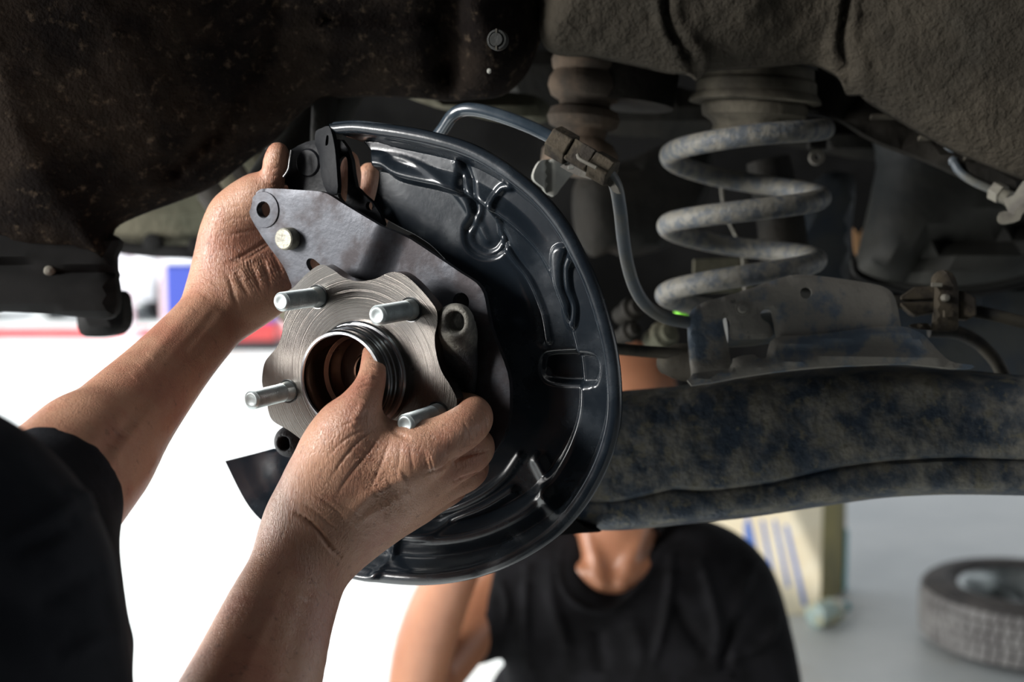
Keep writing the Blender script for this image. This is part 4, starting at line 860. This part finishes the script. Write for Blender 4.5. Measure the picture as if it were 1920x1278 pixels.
# ---- left arm (from the left edge up to the plate) ----
Lg = [
 (K((-120, 1120, .58, 45), (20, 1000, .655, 40), (112, 905, .71, 35), (160, 850, .74, 33.5)), .01),
 (K((60, 940, .69, 33), (150, 845, .74, 28), (215, 775, .775, 25), (300, 688, .825, 21.5), (378, 600, .865, 19), (418, 535, .882, 17.5)), .014),
 (K((120, 940, .71, 30), (205, 850, .755, 27), (270, 768, .79, 23), (350, 672, .835, 19), (415, 600, .872, 18), (455, 560, .885, 17)), .016),
 # palm
 (K((418, 540, .882, 19), (420, 475, .880, 19), (430, 425, .876, 18.5), (448, 392, .872, 15.5), (478, 366, .868, 13)), .016),
 (K((450, 560, .885, 19), (500, 535, .888, 21), (530, 500, .892, 20), (560, 450, .897, 18), (590, 410, .90, 13)), .018),
 (K((430, 550, .885, 18), (460, 490, .890, 22), (500, 440, .895, 22), (560, 400, .90, 16)), .02),
 # thumb
 (K((440, 400, .873, 15), (476, 372, .868, 13.5), (503, 346, .864, 10), (513, 324, .861, 8.2), (517, 304, .859, 8.6), (521, 287, .858, 7.6)), .007),
 (K((490, 390, .88, 13), (520, 400, .89, 14), (560, 410, .895, 12)), .02)]
Lf = [K((575, 405, .893, 11.5), (615, 388, .888, 10.5), (645, 362, .884, 9.8), (654, 330, .882, 8.8), (653, 302, .882, 7.6)),
 K((585, 430, .905, 12), (640, 412, .905, 11), (675, 385, .905, 10), (690, 350, .905, 8.6), (693, 325, .905, 8)),
 K((590, 455, .915, 12), (645, 445, .918, 11), (690, 425, .92, 10), (712, 395, .92, 8.6), (716, 370, .92, 8)),
 K((580, 485, .915, 11), (630, 480, .92, 10), (670, 468, .922, 9), (695, 445, .922, 8), (702, 425, .922, 7))]
lo, hi = bounds([k for k, _ in Lg]+Lf)
S = Sdf(lo, hi, .0017)
for k, kk in Lg: S.add(k[0], k[1], kk)
base = S.f.copy(); fing = None
for f in Lf:
    S.f[...] = 1.0; S.add(f[0], f[1], .003)
    fing = S.f.copy() if fing is None else np.minimum(fing, S.f)
S.f[...] = base; S.union(fing, .010); del base, fing
V, Q = S.mesh(3); V, Q = subdivide(V, Q); V = relax(V, Q, 3, .5); N = normals(V, Q)
L_ = [ # folds of the wrist and heel of the hand
 ([(545, 420), (510, 445), (470, 470), (430, 492), (412, 498)], 3.6, -0.99), ([(530, 440), (490, 468), (450, 490), (425, 500)], 3.0, -0.66), ([(520, 420), (470, 432), (430, 440), (400, 445)], 3, -0.50), ([(500, 400), (455, 408), (412, 412)], 2.6, -0.39),
 ([(455, 385), (432, 388), (418, 392)], 2.2, -0.33), ([(420, 500), (432, 530), (440, 560), (452, 590)], 4, -0.61), ([(440, 505), (455, 535), (470, 560)], 4, -0.61), ([(465, 490), (480, 520), (490, 550)], 3.6, -0.61), ([(488, 480), (500, 510), (508, 540)], 3.4, -0.55), ([(508, 470), (522, 498), (530, 525)], 3.2, -0.50),
 ([(452, 500), (466, 528)], 5, 0.50), ([(478, 492), (492, 522)], 5, 0.44), ([(500, 484), (512, 512)], 5, 0.39),
 # tendons and veins of the forearm
 ([(408, 520), (350, 590), (290, 660), (240, 715)], 13, .9), ([(430, 548), (375, 620), (310, 695)], 9, -.5), ([(445, 570), (400, 640), (350, 700)], 12, .5),
 ([(230, 800), (180, 860), (150, 900)], 16, -1.6), ([(300, 720), (250, 780), (215, 830)], 12, -1.0), ([(270, 780), (220, 850), (190, 910)], 10, 1.0),
 ([(500, 312), (512, 316), (526, 312)], 1.8, -.4), ([(498, 326), (512, 330), (527, 326)], 1.8, -.5), ([(492, 340), (508, 347), (525, 342)], 2, -.5)]
D = creases(V, N, L_)
D += furrows(V, N, (480, 520, 60, 60), 62, 10, .9, 1.4)+furrows(V, N, (430, 440, 60, 70), 170, 9, .55, 2.2)+furrows(V, N, (415, 560, 60, 60), 125, 9, .5, .3)+furrows(V, N, (512, 330, 25, 40), 5, 5.5, .25, 3.1)
V = V+N*D[:, None]
hd = np.array([-.41, .27, 1.40])      # head and neck, left of the frame
S = Sdf(hd-[.16, .2, .36], hd+[.22, .2, .17], .006)
S.add([hd+[.14, .12, -.28], hd+[.07, .05, -.14], hd+[.01, -.01, -.06]], [.062, .056, .055], .02); S.add([hd+[0, -.015, .02], hd+[.01, .02, -.03]], [.092, .075], .03)
S.add([hd+[.03, .075, -.03], hd+[.02, .05, -.09]], [.035, .034], .03); S.add([hd+[.025, .10, .0], hd+[.03, .115, -.035]], [.010, .013], .012)
S.add([hd+[.0, .10, -.068], hd+[.045, .097, -.068]], [.008, .008], .008); S.cut([hd+[-.012, .115, .008]], [.012], .01); S.cut([hd+[.062, .105, .008]], [.012], .01)
S.add([hd+[-.010, .092, .007]], [.012], .003); S.add([hd+[.056, .085, .007]], [.012], .003); S.add([hd+[-.095, 0, .01], hd+[-.09, 0, -.025]], [.012, .009], .006); S.add([hd+[.098, 0, .01], hd+[.09, 0, -.025]], [.012, .009], .006)
Vh, Qh = S.mesh(2)
S = Sdf(hd-.17, hd+.17, .005); S.add([hd+[0, -.022, .03]], [.100], .01); S.cut([hd+[.02, .10, -.02], hd+[.02, .10, -.12]], [.085, .08], .01)
quadmesh('hair', *S.mesh(2), M['hair'], mech)
V2 = np.concatenate([VR, V, Vh]); Q2 = np.concatenate([QR, Q+len(VR), Qh+len(VR)+len(V)])
body = quadmesh('body', V2, Q2, M['skin'], mech)
# thumb nail of the right hand faces into the bore; nail of the left thumb
# ---- shirt ----
S = Sdf(np.array([-.62, .08, .62]), np.array([.28, .86, 1.50]), .0055)
S.add(*K((185, 830, .755, 36.5), (112, 912, .71, 39.5), (10, 1010, .655, 48), (-90, 1100, .60, 60), (-260, 1180, .50, 75)), .03)
sa = P(160, 850, .74)-P(20, 1000, .655); S.plane(P(113, 903, .71), sa/np.linalg.norm(sa), .006)
sh_l = P(-260, 1180, .50)
S.add([sh_l, np.array([-.22, .40, 1.00]), np.array([-.18, .40, .80])], [.08, .13, .14], .08)
S.add([np.array([-.22, .40, 1.08]), np.array([-.02, .34, 1.02]), np.array([.10, .34, .98])], [.10, .11, .08], .08)
S.add([np.array([.10, .34, .98]), P(420, 1750, .58), P(330, 1560, .64)], [.075, .06, .052], .04)
S.add([np.array([-.10, .38, 1.0]), np.array([-.08, .38, .72])], [.15, .15], .08)
S.add(*K((62, 1060, .66, 38), (92, 1180, .655, 38), (100, 1320, .65, 40)), .02)
S.add(*K((182, 1000, .69, 8), (178, 1060, .68, 10), (190, 1120, .68, 11), (205, 1180, .68, 9), (243, 1202, .68, 4)), .012)
S.add(*K((160, 1220, .68, 18), (205, 1240, .68, 9), (212, 1330, .68, 10)), .012)
S.cut(*K((200, 880, .74, 42), (190, 930, .716, 36), (155, 945, .70, 36)), .008) if False else None
V, Q = S.mesh(3); V, Q = subdivide(V, Q); V = relax(V, Q, 4, .5); N = normals(V, Q)
D = creases(V, N, [([(0, 1010), (70, 985), (130, 945), (170, 925)], 12, 3.0), ([(0, 1040), (80, 1010), (160, 970)], 12, -3.0), ([(120, 920), (150, 925), (178, 960)], 8, 2.5), ([(200, 1060), (150, 1090), (60, 1140)], 14, -3), ([(230, 1190), (180, 1200), (100, 1240)], 12, 3)])
V = V+N*D[:, None]
sh1 = quadmesh('shirt', V, Q, M['shirt'], mech)

S = Sdf(np.array([-.40, .20, .04]), np.array([.22, .60, .86]), .012)
for sx in (-1, 1): S.add([np.array([-.08+sx*.09, .38, .76]), np.array([-.09+sx*.12, .39, .45]), np.array([-.09+sx*.14, .37, .09])], [.12, .085, .062], .03)
V, Q = S.mesh(2); quadmesh('trousers', V, Q, M['denim'], mech)
def shoe(parent, x, y, dy=.16):
    S = Sdf(np.array([x-.08, y-.10, -.02]), np.array([x+.08, y+.30, .18]), .006)
    S.add([np.array([x, y, .06]), np.array([x, y+dy*.5, .05]), np.array([x, y+dy, .038])], [.050, .046, .038], .01); S.plane(np.array([0, 0, .001]), np.array([0, 0, -1.]), .002)
    V, Q = S.mesh(2); quadmesh('shoe', V, Q, M['black_trim'], parent)
shoe(mech, -.23, .36); shoe(mech, .05, .36)
# ================= second person kneeling behind the arm =================
per = thing('person', 'person in a black crew-neck T-shirt kneeling behind the trailing arm, head hidden by it', 'person', (.22, 2.05, 0))
BD = 1.95
def B(*pts): a = np.array(pts, float); return P(a[:, 0], a[:, 1], a[:, 2]), a[:, 3]/1000
body_s = [
 (B((1150, 1060, 1.98, 62), (1152, 985, 1.97, 56), (1158, 900, 1.96, 55)), .03),      # neck
 (B((1158, 850, 1.94, 72), (1162, 770, 1.95, 86), (1166, 735, 1.97, 84)), .03),       # head
 (B((1156, 900, 1.90, 45), (1150, 868, 1.86, 34)), .03),                              # jaw
 (B((1000, 1085, 2.02, 60), (1150, 1075, 2.02, 66), (1300, 1075, 2.02, 56)), .05),    # shoulders
 (B((1085, 1130, 1.97, 60), (1120, 1250, 1.97, 80)), .05), (B((1200, 1130, 1.97, 60), (1180, 1250, 1.97, 80)), .05),
 (B((985, 1090, 2.0, 55), (895, 1158, 1.94, 50), (820, 1250, 1.88, 46), (775, 1325, 1.84, 41)), .03),    # his right upper arm
 (B((775, 1325, 1.84, 41), (800, 1200, 1.77, 42), (850, 1070, 1.70, 35), (910, 960, 1.64, 28), (950, 880, 1.58, 24)), .02),  # forearm up behind the shield
 (B((950, 880, 1.58, 25), (975, 830, 1.54, 26), (990, 800, 1.52, 22)), .02),
 (B((1340, 1110, 2.0, 52), (1415, 1260, 1.97, 46), (1440, 1420, 1.92, 42)), .03),
 (B((1440, 1420, 1.92, 40), (1370, 1520, 1.75, 34), (1280, 1560, 1.62, 28)), .02), (B((1280, 1560, 1.62, 26), (1240, 1570, 1.58, 24)), .02)]
lo, hi = bounds([k for k, _ in body_s], .03); S = Sdf(lo, hi, .0062)
for k, kk in body_s: S.add(k[0], k[1], kk)
for i in range(4):   # fingers of both hands
    S.add(*B((975+i*9, 815, 1.53+i*.012, 10), (985+i*10, 775, 1.51+i*.012, 9), (1000+i*9, 760, 1.49+i*.012, 8)), .004)
    S.add(*B((1240-i*4, 1560+i*16, 1.575, 10), (1200-i*3, 1552+i*16, 1.55, 9), (1175-i*3, 1550+i*16, 1.54, 8)), .004)
S.add(*B((960, 840, 1.53, 11), (945, 800, 1.50, 10), (950, 775, 1.49, 9)), .006); S.add(*B((1250, 1550, 1.57, 11), (1225, 1515, 1.55, 10)), .006)
# face: brow, nose, lips, ears, sockets
S.add(*B((1158, 790, 1.865, 12), (1156, 822, 1.848, 13)), .012); S.add(*B((1140, 858, 1.862, 8), (1156, 854, 1.856, 8), (1172, 858, 1.862, 8)), .008)
S.add(*B((1078, 800, 1.96, 12), (1080, 825, 1.955, 9)), .006); S.add(*B((1244, 800, 1.97, 12), (1242, 825, 1.965, 9)), .006)
S.cut(*B((1130, 786, 1.850, 12)), .01); S.cut(*B((1184, 786, 1.850, 12)), .01)
S.add(*B((1130, 787, 1.872, 11)), .004); S.add(*B((1184, 787, 1.872, 11)), .004)
# collar bones, sternum notch and neck tendons
S.add(*B((1040, 1058, 1.94, 9), (1100, 1075, 1.915, 9), (1128, 1092, 1.905, 9)), .02); S.add(*B((1260, 1058, 1.94, 9), (1200, 1075, 1.915, 9), (1166, 1092, 1.905, 9)), .02)
S.add(*B((1090, 960, 1.95, 13), (1110, 1030, 1.925, 11), (1132, 1085, 1.905, 9)), .012); S.add(*B((1215, 960, 1.95, 13), (1190, 1030, 1.925, 11), (1162, 1085, 1.905, 9)), .012)
S.cut(*B((1148, 1070, 1.89, 12)), .02); S.cut(*B((1148, 1020, 1.895, 8), (1148, 1070, 1.885, 8)), .02)
V, Q = S.mesh(2); V, Q = subdivide(V, Q); V = relax(V, Q, 3, .5); quadmesh('body', V, Q, M['skin_far'], per)
S = Sdf(P(1166, 740, 1.97)-.16, P(1166, 740, 1.97)+.16, .005); S.add(*B((1162, 760, 1.985, 92), (1166, 730, 1.995, 90)), .02); S.cut(*B((1157, 830, 1.86, 80), (1157, 900, 1.84, 80)), .01); S.cut(*B((1160, 900, 1.98, 80)), .01)
V, Q = S.mesh(2); quadmesh('hair', V, Q, M['hair'], per)
# T-shirt
S = Sdf(np.minimum(P(860, 1700, 1.7), P(860, 1700, 2.2))-.05, np.maximum(P(1620, 930, 2.2), P(1620, 930, 1.7))+.12, .006)
S.add(*B((985, 1080, 2.03, 78), (1080, 1050, 2.04, 82), (1150, 1052, 2.05, 86), (1250, 1060, 2.05, 78), (1330, 1080, 2.03, 72), (1365, 1110, 2.02, 68)), .05)
S.add(*B((1060, 1130, 2.0, 110), (1100, 1300, 2.0, 125), (1110, 1560, 2.02, 135)), .06)
S.add(*B((1290, 1130, 2.0, 115), (1290, 1300, 2.0, 130), (1280, 1560, 2.02, 140)), .06)
S.add(*B((1180, 1180, 1.99, 115), (1190, 1560, 2.02, 140)), .06)
S.add(*B((985, 1085, 2.0, 74), (945, 1120, 1.97, 68), (890, 1165, 1.95, 64)), .03)                      # sleeve on his right
S.add(*B((1362, 1112, 2.0, 68), (1400, 1180, 1.985, 66), (1425, 1290, 1.965, 64), (1435, 1370, 1.95, 60)), .03)
# cut: neck opening, sleeve end
S.cut(*B((1148, 905, 1.90, 66), (1148, 985, 1.90, 70), (1148, 1040, 1.885, 62), (1150, 1082, 1.875, 42)), .006)
S.cut(*B((1148, 900, 2.02, 72), (1150, 990, 2.01, 74)), .008)
nb = P(835, 1110, 1.965)-P(985, 1150, 1.97); nb /= np.linalg.norm(nb)
ax = [(S.lo[i]+np.arange(S.n[i])*S.h) for i in range(3)]; q0 = P(905, 1140, 1.955)
dpl = ((ax[0]-q0[0])*nb[0])[:, None, None]+((ax[1]-q0[1])*nb[1])[None, :, None]+((ax[2]-q0[2])*nb[2])[None, None, :]
mask = (ax[0] < P(960, 1100, 1.97)[0])[:, None, None]
S.f[...] = np.where(mask, np.maximum(S.f, dpl), S.f)
V, Q = S.mesh(2); V, Q = subdivide(V, Q); V = relax(V, Q, 3, .5); N = normals(V, Q)
L_ = [([(1060, 1010), (1048, 1060), (1060, 1110), (1100, 1140), (1150, 1142), (1195, 1105), (1230, 1055), (1245, 1010)], 6, 5), 
 ([(990, 1040), (985, 1150), (995, 1278)], 9, 7), ([(1030, 1030), (1035, 1120), (1060, 1200), (1070, 1278)], 12, 6), ([(1260, 1020), (1255, 1120), (1230, 1220), (1215, 1278)], 10, 8), ([(1310, 1030), (1330, 1110), (1345, 1190), (1335, 1250)], 10, 8),
 ([(1255, 1100), (1290, 1170), (1340, 1240)], 14, -8), ([(1400, 1150), (1370, 1190), (1360, 1278)], 12, -9), ([(1460, 1140), (1440, 1200), (1395, 1225), (1365, 1235)], 8, 7), ([(1420, 1040), (1390, 1110), (1375, 1170)], 12, 6), ([(1180, 1150), (1200, 1220), (1195, 1278)], 16, 5), ([(1120, 1160), (1130, 1278)], 14, -5), ([(1365, 1250), (1375, 1225), (1360, 1278)], 8, 7),
 ([(935, 1080), (950, 1130), (945, 1180)], 8, 5)]
V = V+N*creases(V, N, L_)[:, None]
quadmesh('shirt', V, Q, M['shirt_far'], per)
# trousers and shoes below the frame, kneeling
S = Sdf(np.array([-.25, 1.5, -.02]), np.array([.85, 2.75, .72]), .012)
hipc = np.array([.20, 2.12, .48])
S.add([hipc+[-.12, 0, .06], hipc+[.14, 0, .06]], [.13, .13], .06)
S.add([hipc+[-.13, 0, 0], np.array([.02, 1.78, .42]), np.array([.02, 1.80, .12])], [.10, .075, .055], .03)
S.add([hipc+[.14, 0, 0], np.array([.42, 1.80, .10]), np.array([.42, 2.25, .07])], [.10, .07, .055], .03)
V, Q = S.mesh(2); quadmesh('trousers', V, Q, M['shirt_far'], per)
shoe(per, .02, 1.80); shoe(per, .42, 2.30, .12)
# ================= spare tyre lying on the floor =================
def on_floor(x, y):
    c = np.array([(x-CX)/F, (y-CY)/F, 1.0]) @ R3; t = -CAMZ/c[2]; return CAMP+c*t
ty = thing('wheel', 'used tyre on an alloy rim lying flat on the concrete floor at right', 'wheel', (1.68, 4.06, 0))
ty.scale = (1.07, 1.07, 1.04)
tf = Frame((1.68, 4.06, 0), (0, 0, 1), (0, 1, 0))
lathe('tyre', tf, [(.205, .030), (.240, .008), (.285, .012), (.303, .022), (.308, .050), (.309, .105), (.308, .160), (.303, .188), (.285, .200), (.240, .204), (.205, .182), (.200, .165), (.200, .045)], M['tyre'], ty, n=96, closed=True)
for r in range(5):
    z0 = .030+r*.0305; n_ = 60
    vs = []; fs = []
    for k in range(n_):
        a0 = (k+.10+.25*(r % 2))*2*math.pi/n_; a1 = (k+.86+.25*(r % 2))*2*math.pi/n_; sk = .018 if r in (0, 4) else 0
        b = len(vs)
        ro = .318 if r not in (0, 4) else .314
        for rr in (.306, ro):
            for (a, zz) in ((a0, z0), (a1, z0), (a1+sk, z0+.024), (a0+sk, z0+.024)): vs.append(tf.at(math.cos(a)*rr, math.sin(a)*rr, zz))
        fs += [(b, b+1, b+2, b+3), (b+4, b+7, b+6, b+5)]+[(b+i, b+4+i, b+4+(i+1) % 4, b+(i+1) % 4) for i in range(4)]
    finish('tread_blocks', np.array([np.ravel(v) for v in vs]), fs, M['tread'], ty, False)['kind'] = 'stuff'
rim = lathe('rim', tf, [(.200, .178), (.206, .186), (.200, .190), (.190, .182), (.180, .150), (.172, .06), (.168, .06), (.176, .15), (.186, .176)], M['alloy'], ty, n=72, closed=True)
lathe('rim_hub', tf, [(0, .128), (.028, .128), (.034, .120), (.060, .112), (.062, .09), (0, .09)], M['alloy'], ty, n=40)
for k in range(5):
    a = k*2*math.pi/5+.35; c, s = math.cos(a), math.sin(a); lft = np.array([-s, c])
    pts = [(np.array([c, s])*.05, .018, .112), (np.array([c, s])*.11, .020, .118), (np.array([c, s])*.178, .030, .138)]
    rows = []
    for p, hw, zz in pts:
        q = [p+lft*hw, p-lft*hw]; rows.append([tf.at(*q[0], zz-.02), tf.at(*q[0], zz), tf.at(*p, zz+.006), tf.at(*q[1], zz), tf.at(*q[1], zz-.02)])
    gridmesh('spoke', np.array([[np.ravel(v) for v in r] for r in rows]), M['alloy'], ty, closeu=True, caps=True, sharp=40)
# ================= carton with blue stripes, bottle =================
cx = thing('carton', 'tall cream carton with blue printed stripes and a side painted in shade brown', 'box', on_floor(1530, 1148))
c0 = on_floor(1538, 1150); c0[2] = 0
ca = math.radians(-8)
cf = Frame(c0, (math.sin(ca)*-1, -math.cos(ca), 0), (0, 0, 1))
HT = .72
prism('carton_front', cf, [(-.55, 0), (0, 0), (0, HT), (-.55, HT)], -.012, 0, M['carton'], cx, .002)
sf = Frame(c0, (math.cos(.50), -math.sin(.50), 0), (0, 0, 1))
prism('carton_side', sf, [(0, 0), (.33, 0), (.33, HT), (0, HT)], -.012, 0, M['carton_side'], cx, .002)
prism('carton_back', Frame(cf.at(-.02, 0, -.24), -cf.n, (0, 0, 1)), [(-.10, 0), (.53, 0), (.53, HT), (-.10, HT)], -.012, 0, M['carton_side'], cx, .002)
prism('carton_end', Frame(cf.at(-.55, 0, 0), (-cf.n[1]*0-cf.u[0], -cf.u[1], 0), (0, 0, 1)), [(-.24, 0), (0, 0), (0, HT), (-.24, HT)], -.012, 0, M['carton_side'], cx, .002)
def pxq(l): return cf.uv(np.array(l, float))
for q in ([(1395, 985), (1402, 965), (1409, 985), (1426, 1060), (1400, 1060)], [(1426, 975), (1432, 975), (1456, 1100), (1449, 1100)], [(1449, 975), (1455, 975), (1482, 1100), (1475, 1100)], [(1470, 984), (1477, 984), (1514, 1135), (1505, 1135)]):
    p = pxq(q); prism('stripe', cf, p, 0.0, .0015, M['print_blue'], cx, 0)
prism('teal_strip', sf, [(.31, .0), (.35, .0), (.35, .22), (.32, .24)], -.004, .006, M['teal'], cx, .001)
bt = thing('bottle', 'cloudy plastic bottle lying on its side at the foot of the carton', 'bottle', on_floor(1553, 1172))
b0 = on_floor(1553, 1175); bf = Frame(b0+[-.055, -.02, .046], (.62, .45, .0), (0, 0, 1))
lathe('bottle_body', bf, [(0, -.005), (.030, -.004), (.042, .004), (.045, .015), (.043, .03), (.045, .045), (.045, .085), (.043, .10), (.034, .125), (.018, .142), (.014, .150), (.014, .158), (0, .158)], M['bottle'], bt, n=36)
lathe('bottle_cap', bf, [(0, .176), (.015, .175), (.016, .158), (0, .157)], M['teal'], bt, n=24)
# ================= far cars and posts across the yard =================
def carlike(name, label, x0, y0, Lc, yaw, paint, h=1.45, hood=.9):
    t = thing(name, label, 'car', (x0, y0, 0)); c, s = math.cos(yaw), math.sin(yaw)
    def g(x, y, z): return np.array([x0+c*x-s*y, y0+s*x+c*y, z])
    prof = [(-Lc/2, .35), (-Lc/2+.02, .62), (-Lc/2+.25, .80), (-Lc*.22, .90), (-Lc*.10, h-.03), (Lc*.10, h), (Lc*.30, h-.08), (Lc*.40, .95), (Lc/2-.05, .85), (Lc/2, .6), (Lc/2-.02, .34), (Lc*.40, .26), (-Lc*.40, .26)]
    rows = []
    for y in (-.86, -.80, -.4, 0, .4, .80, .86):
        k = 1-.10*(abs(y) > .84); tum = .94 if abs(y) > .6 else 1
        rows.append([g(x*(.985 if abs(y) > .84 else 1), y*(1-(.16 if z > 1.0 else 0)*(abs(y) > .5)), z*tum if z > 1.0 else z) for x, z in spline(np.array(prof), 3, True)])
    gridmesh('car_body', rows, paint, t, closeu=True, caps=True, sharp=50)
    for sd in (-1, 1):
        plate_pts = [(-Lc*.16, .93), (-Lc*.08, h-.13), (Lc*.12, h-.10), (Lc*.27, h-.16), (Lc*.33, .95)]
        o = prism('side_window', Frame(g(0, sd*.80, 0), (s*sd*1.0, -c*sd, 0) if sd < 0 else (-s, c, 0), (0, 0, 1)), [(p[0]*(1 if sd < 0 else -1), p[1]) for p in plate_pts], -.01, .02, M['dark_glass'], t, 0)
        for wx in (-Lc*.31, Lc*.31):
            wf = Frame(g(wx, sd*.80, .31), (s*-sd, c*sd, 0), (0, 0, 1))
            w_ = lathe('wheel', wf, [(0, .03), (.12, .04), (.19, .06), (.21, .09), (.30, .09), (.315, .06), (.315, -.09), (0, -.09)], M['black_trim'], t, n=28)
            lathe('wheel_rim', wf, [(0, .075), (.05, .07), (.19, .088), (.20, .06), (0, .05)], M['alloy'], w_, n=24)
    prism('bumper', Frame(g(-Lc/2-.02, 0, 0), (-c, -s, 0), (0, 0, 1)), [(-.8, .3), (.8, .3), (.8, .52), (-.8, .52)], -.06, .04, M['black_trim'], t, .02)
    return t
def fx(px, y): return (px-CX)/F*y
carlike('car', 'white car parked beyond the red floor stripe, framed by white posts', fx(275, 18.2), 18.6, 4.3, math.radians(78), M['white_paint'])
carlike('car', 'dark low car at the far left under the hanging skirt', -9.0, 16.9, 4.2, math.radians(12), M['black_trim'])
carlike('car', 'blue car parked far back between the two arms', fx(430, 30), 31, 4.3, math.radians(70), M['blue_paint'])
def post(px_, y_, label, hgt=2.6):
    t = thing('post', label, 'post', (fx(px_, y_), y_, 0)); f = Frame((fx(px_, y_), y_, 0), (0, 0, 1), (0, 1, 0))
    box('column', f, -.065, .065, -.065, .065, .0, hgt, M['white_paint'], t, .01); box('base_plate', f, -.16, .16, -.16, .16, 0, .05, M['white_paint'], t, .01)
    box('arm_carriage', f, -.10, .10, -.10, .10, .9, 1.25, M['white_paint'], t, .01)
post(238, 14.6, 'thick white lift post standing at the edge of the red floor stripe, left one')
post(312, 15.4, 'thinner white lift post further back, right one')
bn = tag(box('banner', Frame((fx(255, 24), 24, 0), (0, -1, 0), (0, 0, 1)), -1.4, 1.2, 0, 2.6, -.02, .02, M['white_paint']), 'white board standing behind the parked cars at left', 'board')
bb = thing('storage_bin', 'tall blue bin beside the white posts, just left of the raised wrist', 'bin', (fx(362, 13.9), 13.9, 0))
bf2 = Frame((fx(362, 13.9), 13.9, 0), (0, 0, 1), (0, 1, 0))
box('bin_body', bf2, -.24, .30, -.25, .25, .10, .86, M['blue_paint'], bb, .03); box('bin_lid', bf2, -.26, .32, -.27, .27, .86, .93, M['white_paint'], bb, .02)
for sx in (-.18, .22): lathe('caster', Frame((fx(362, 13.9)+sx, 13.72, .05), (1, 0, 0), (0, 0, 1)), [(0, .02), (.05, .02), (.05, -.02), (0, -.02)], M['black_trim'], bb, n=16)
rb = thing('parts_bin', 'red low bin with a black base beyond the hub at left', 'bin', (fx(470, 13.2), 13.2, 0))
rf = Frame((fx(470, 13.2), 13.2, 0), (0, 0, 1), (0, 1, 0))
box('bin_base', rf, -.28, .30, -.25, .25, 0, .10, M['black_trim'], rb, .01); box('bin_tray', rf, -.26, .28, -.24, .24, .10, .28, M['red_paint'], rb, .02); box('bin_lid', rf, -.24, .26, -.22, .22, .28, .56, M['blue_paint'], rb, .02)
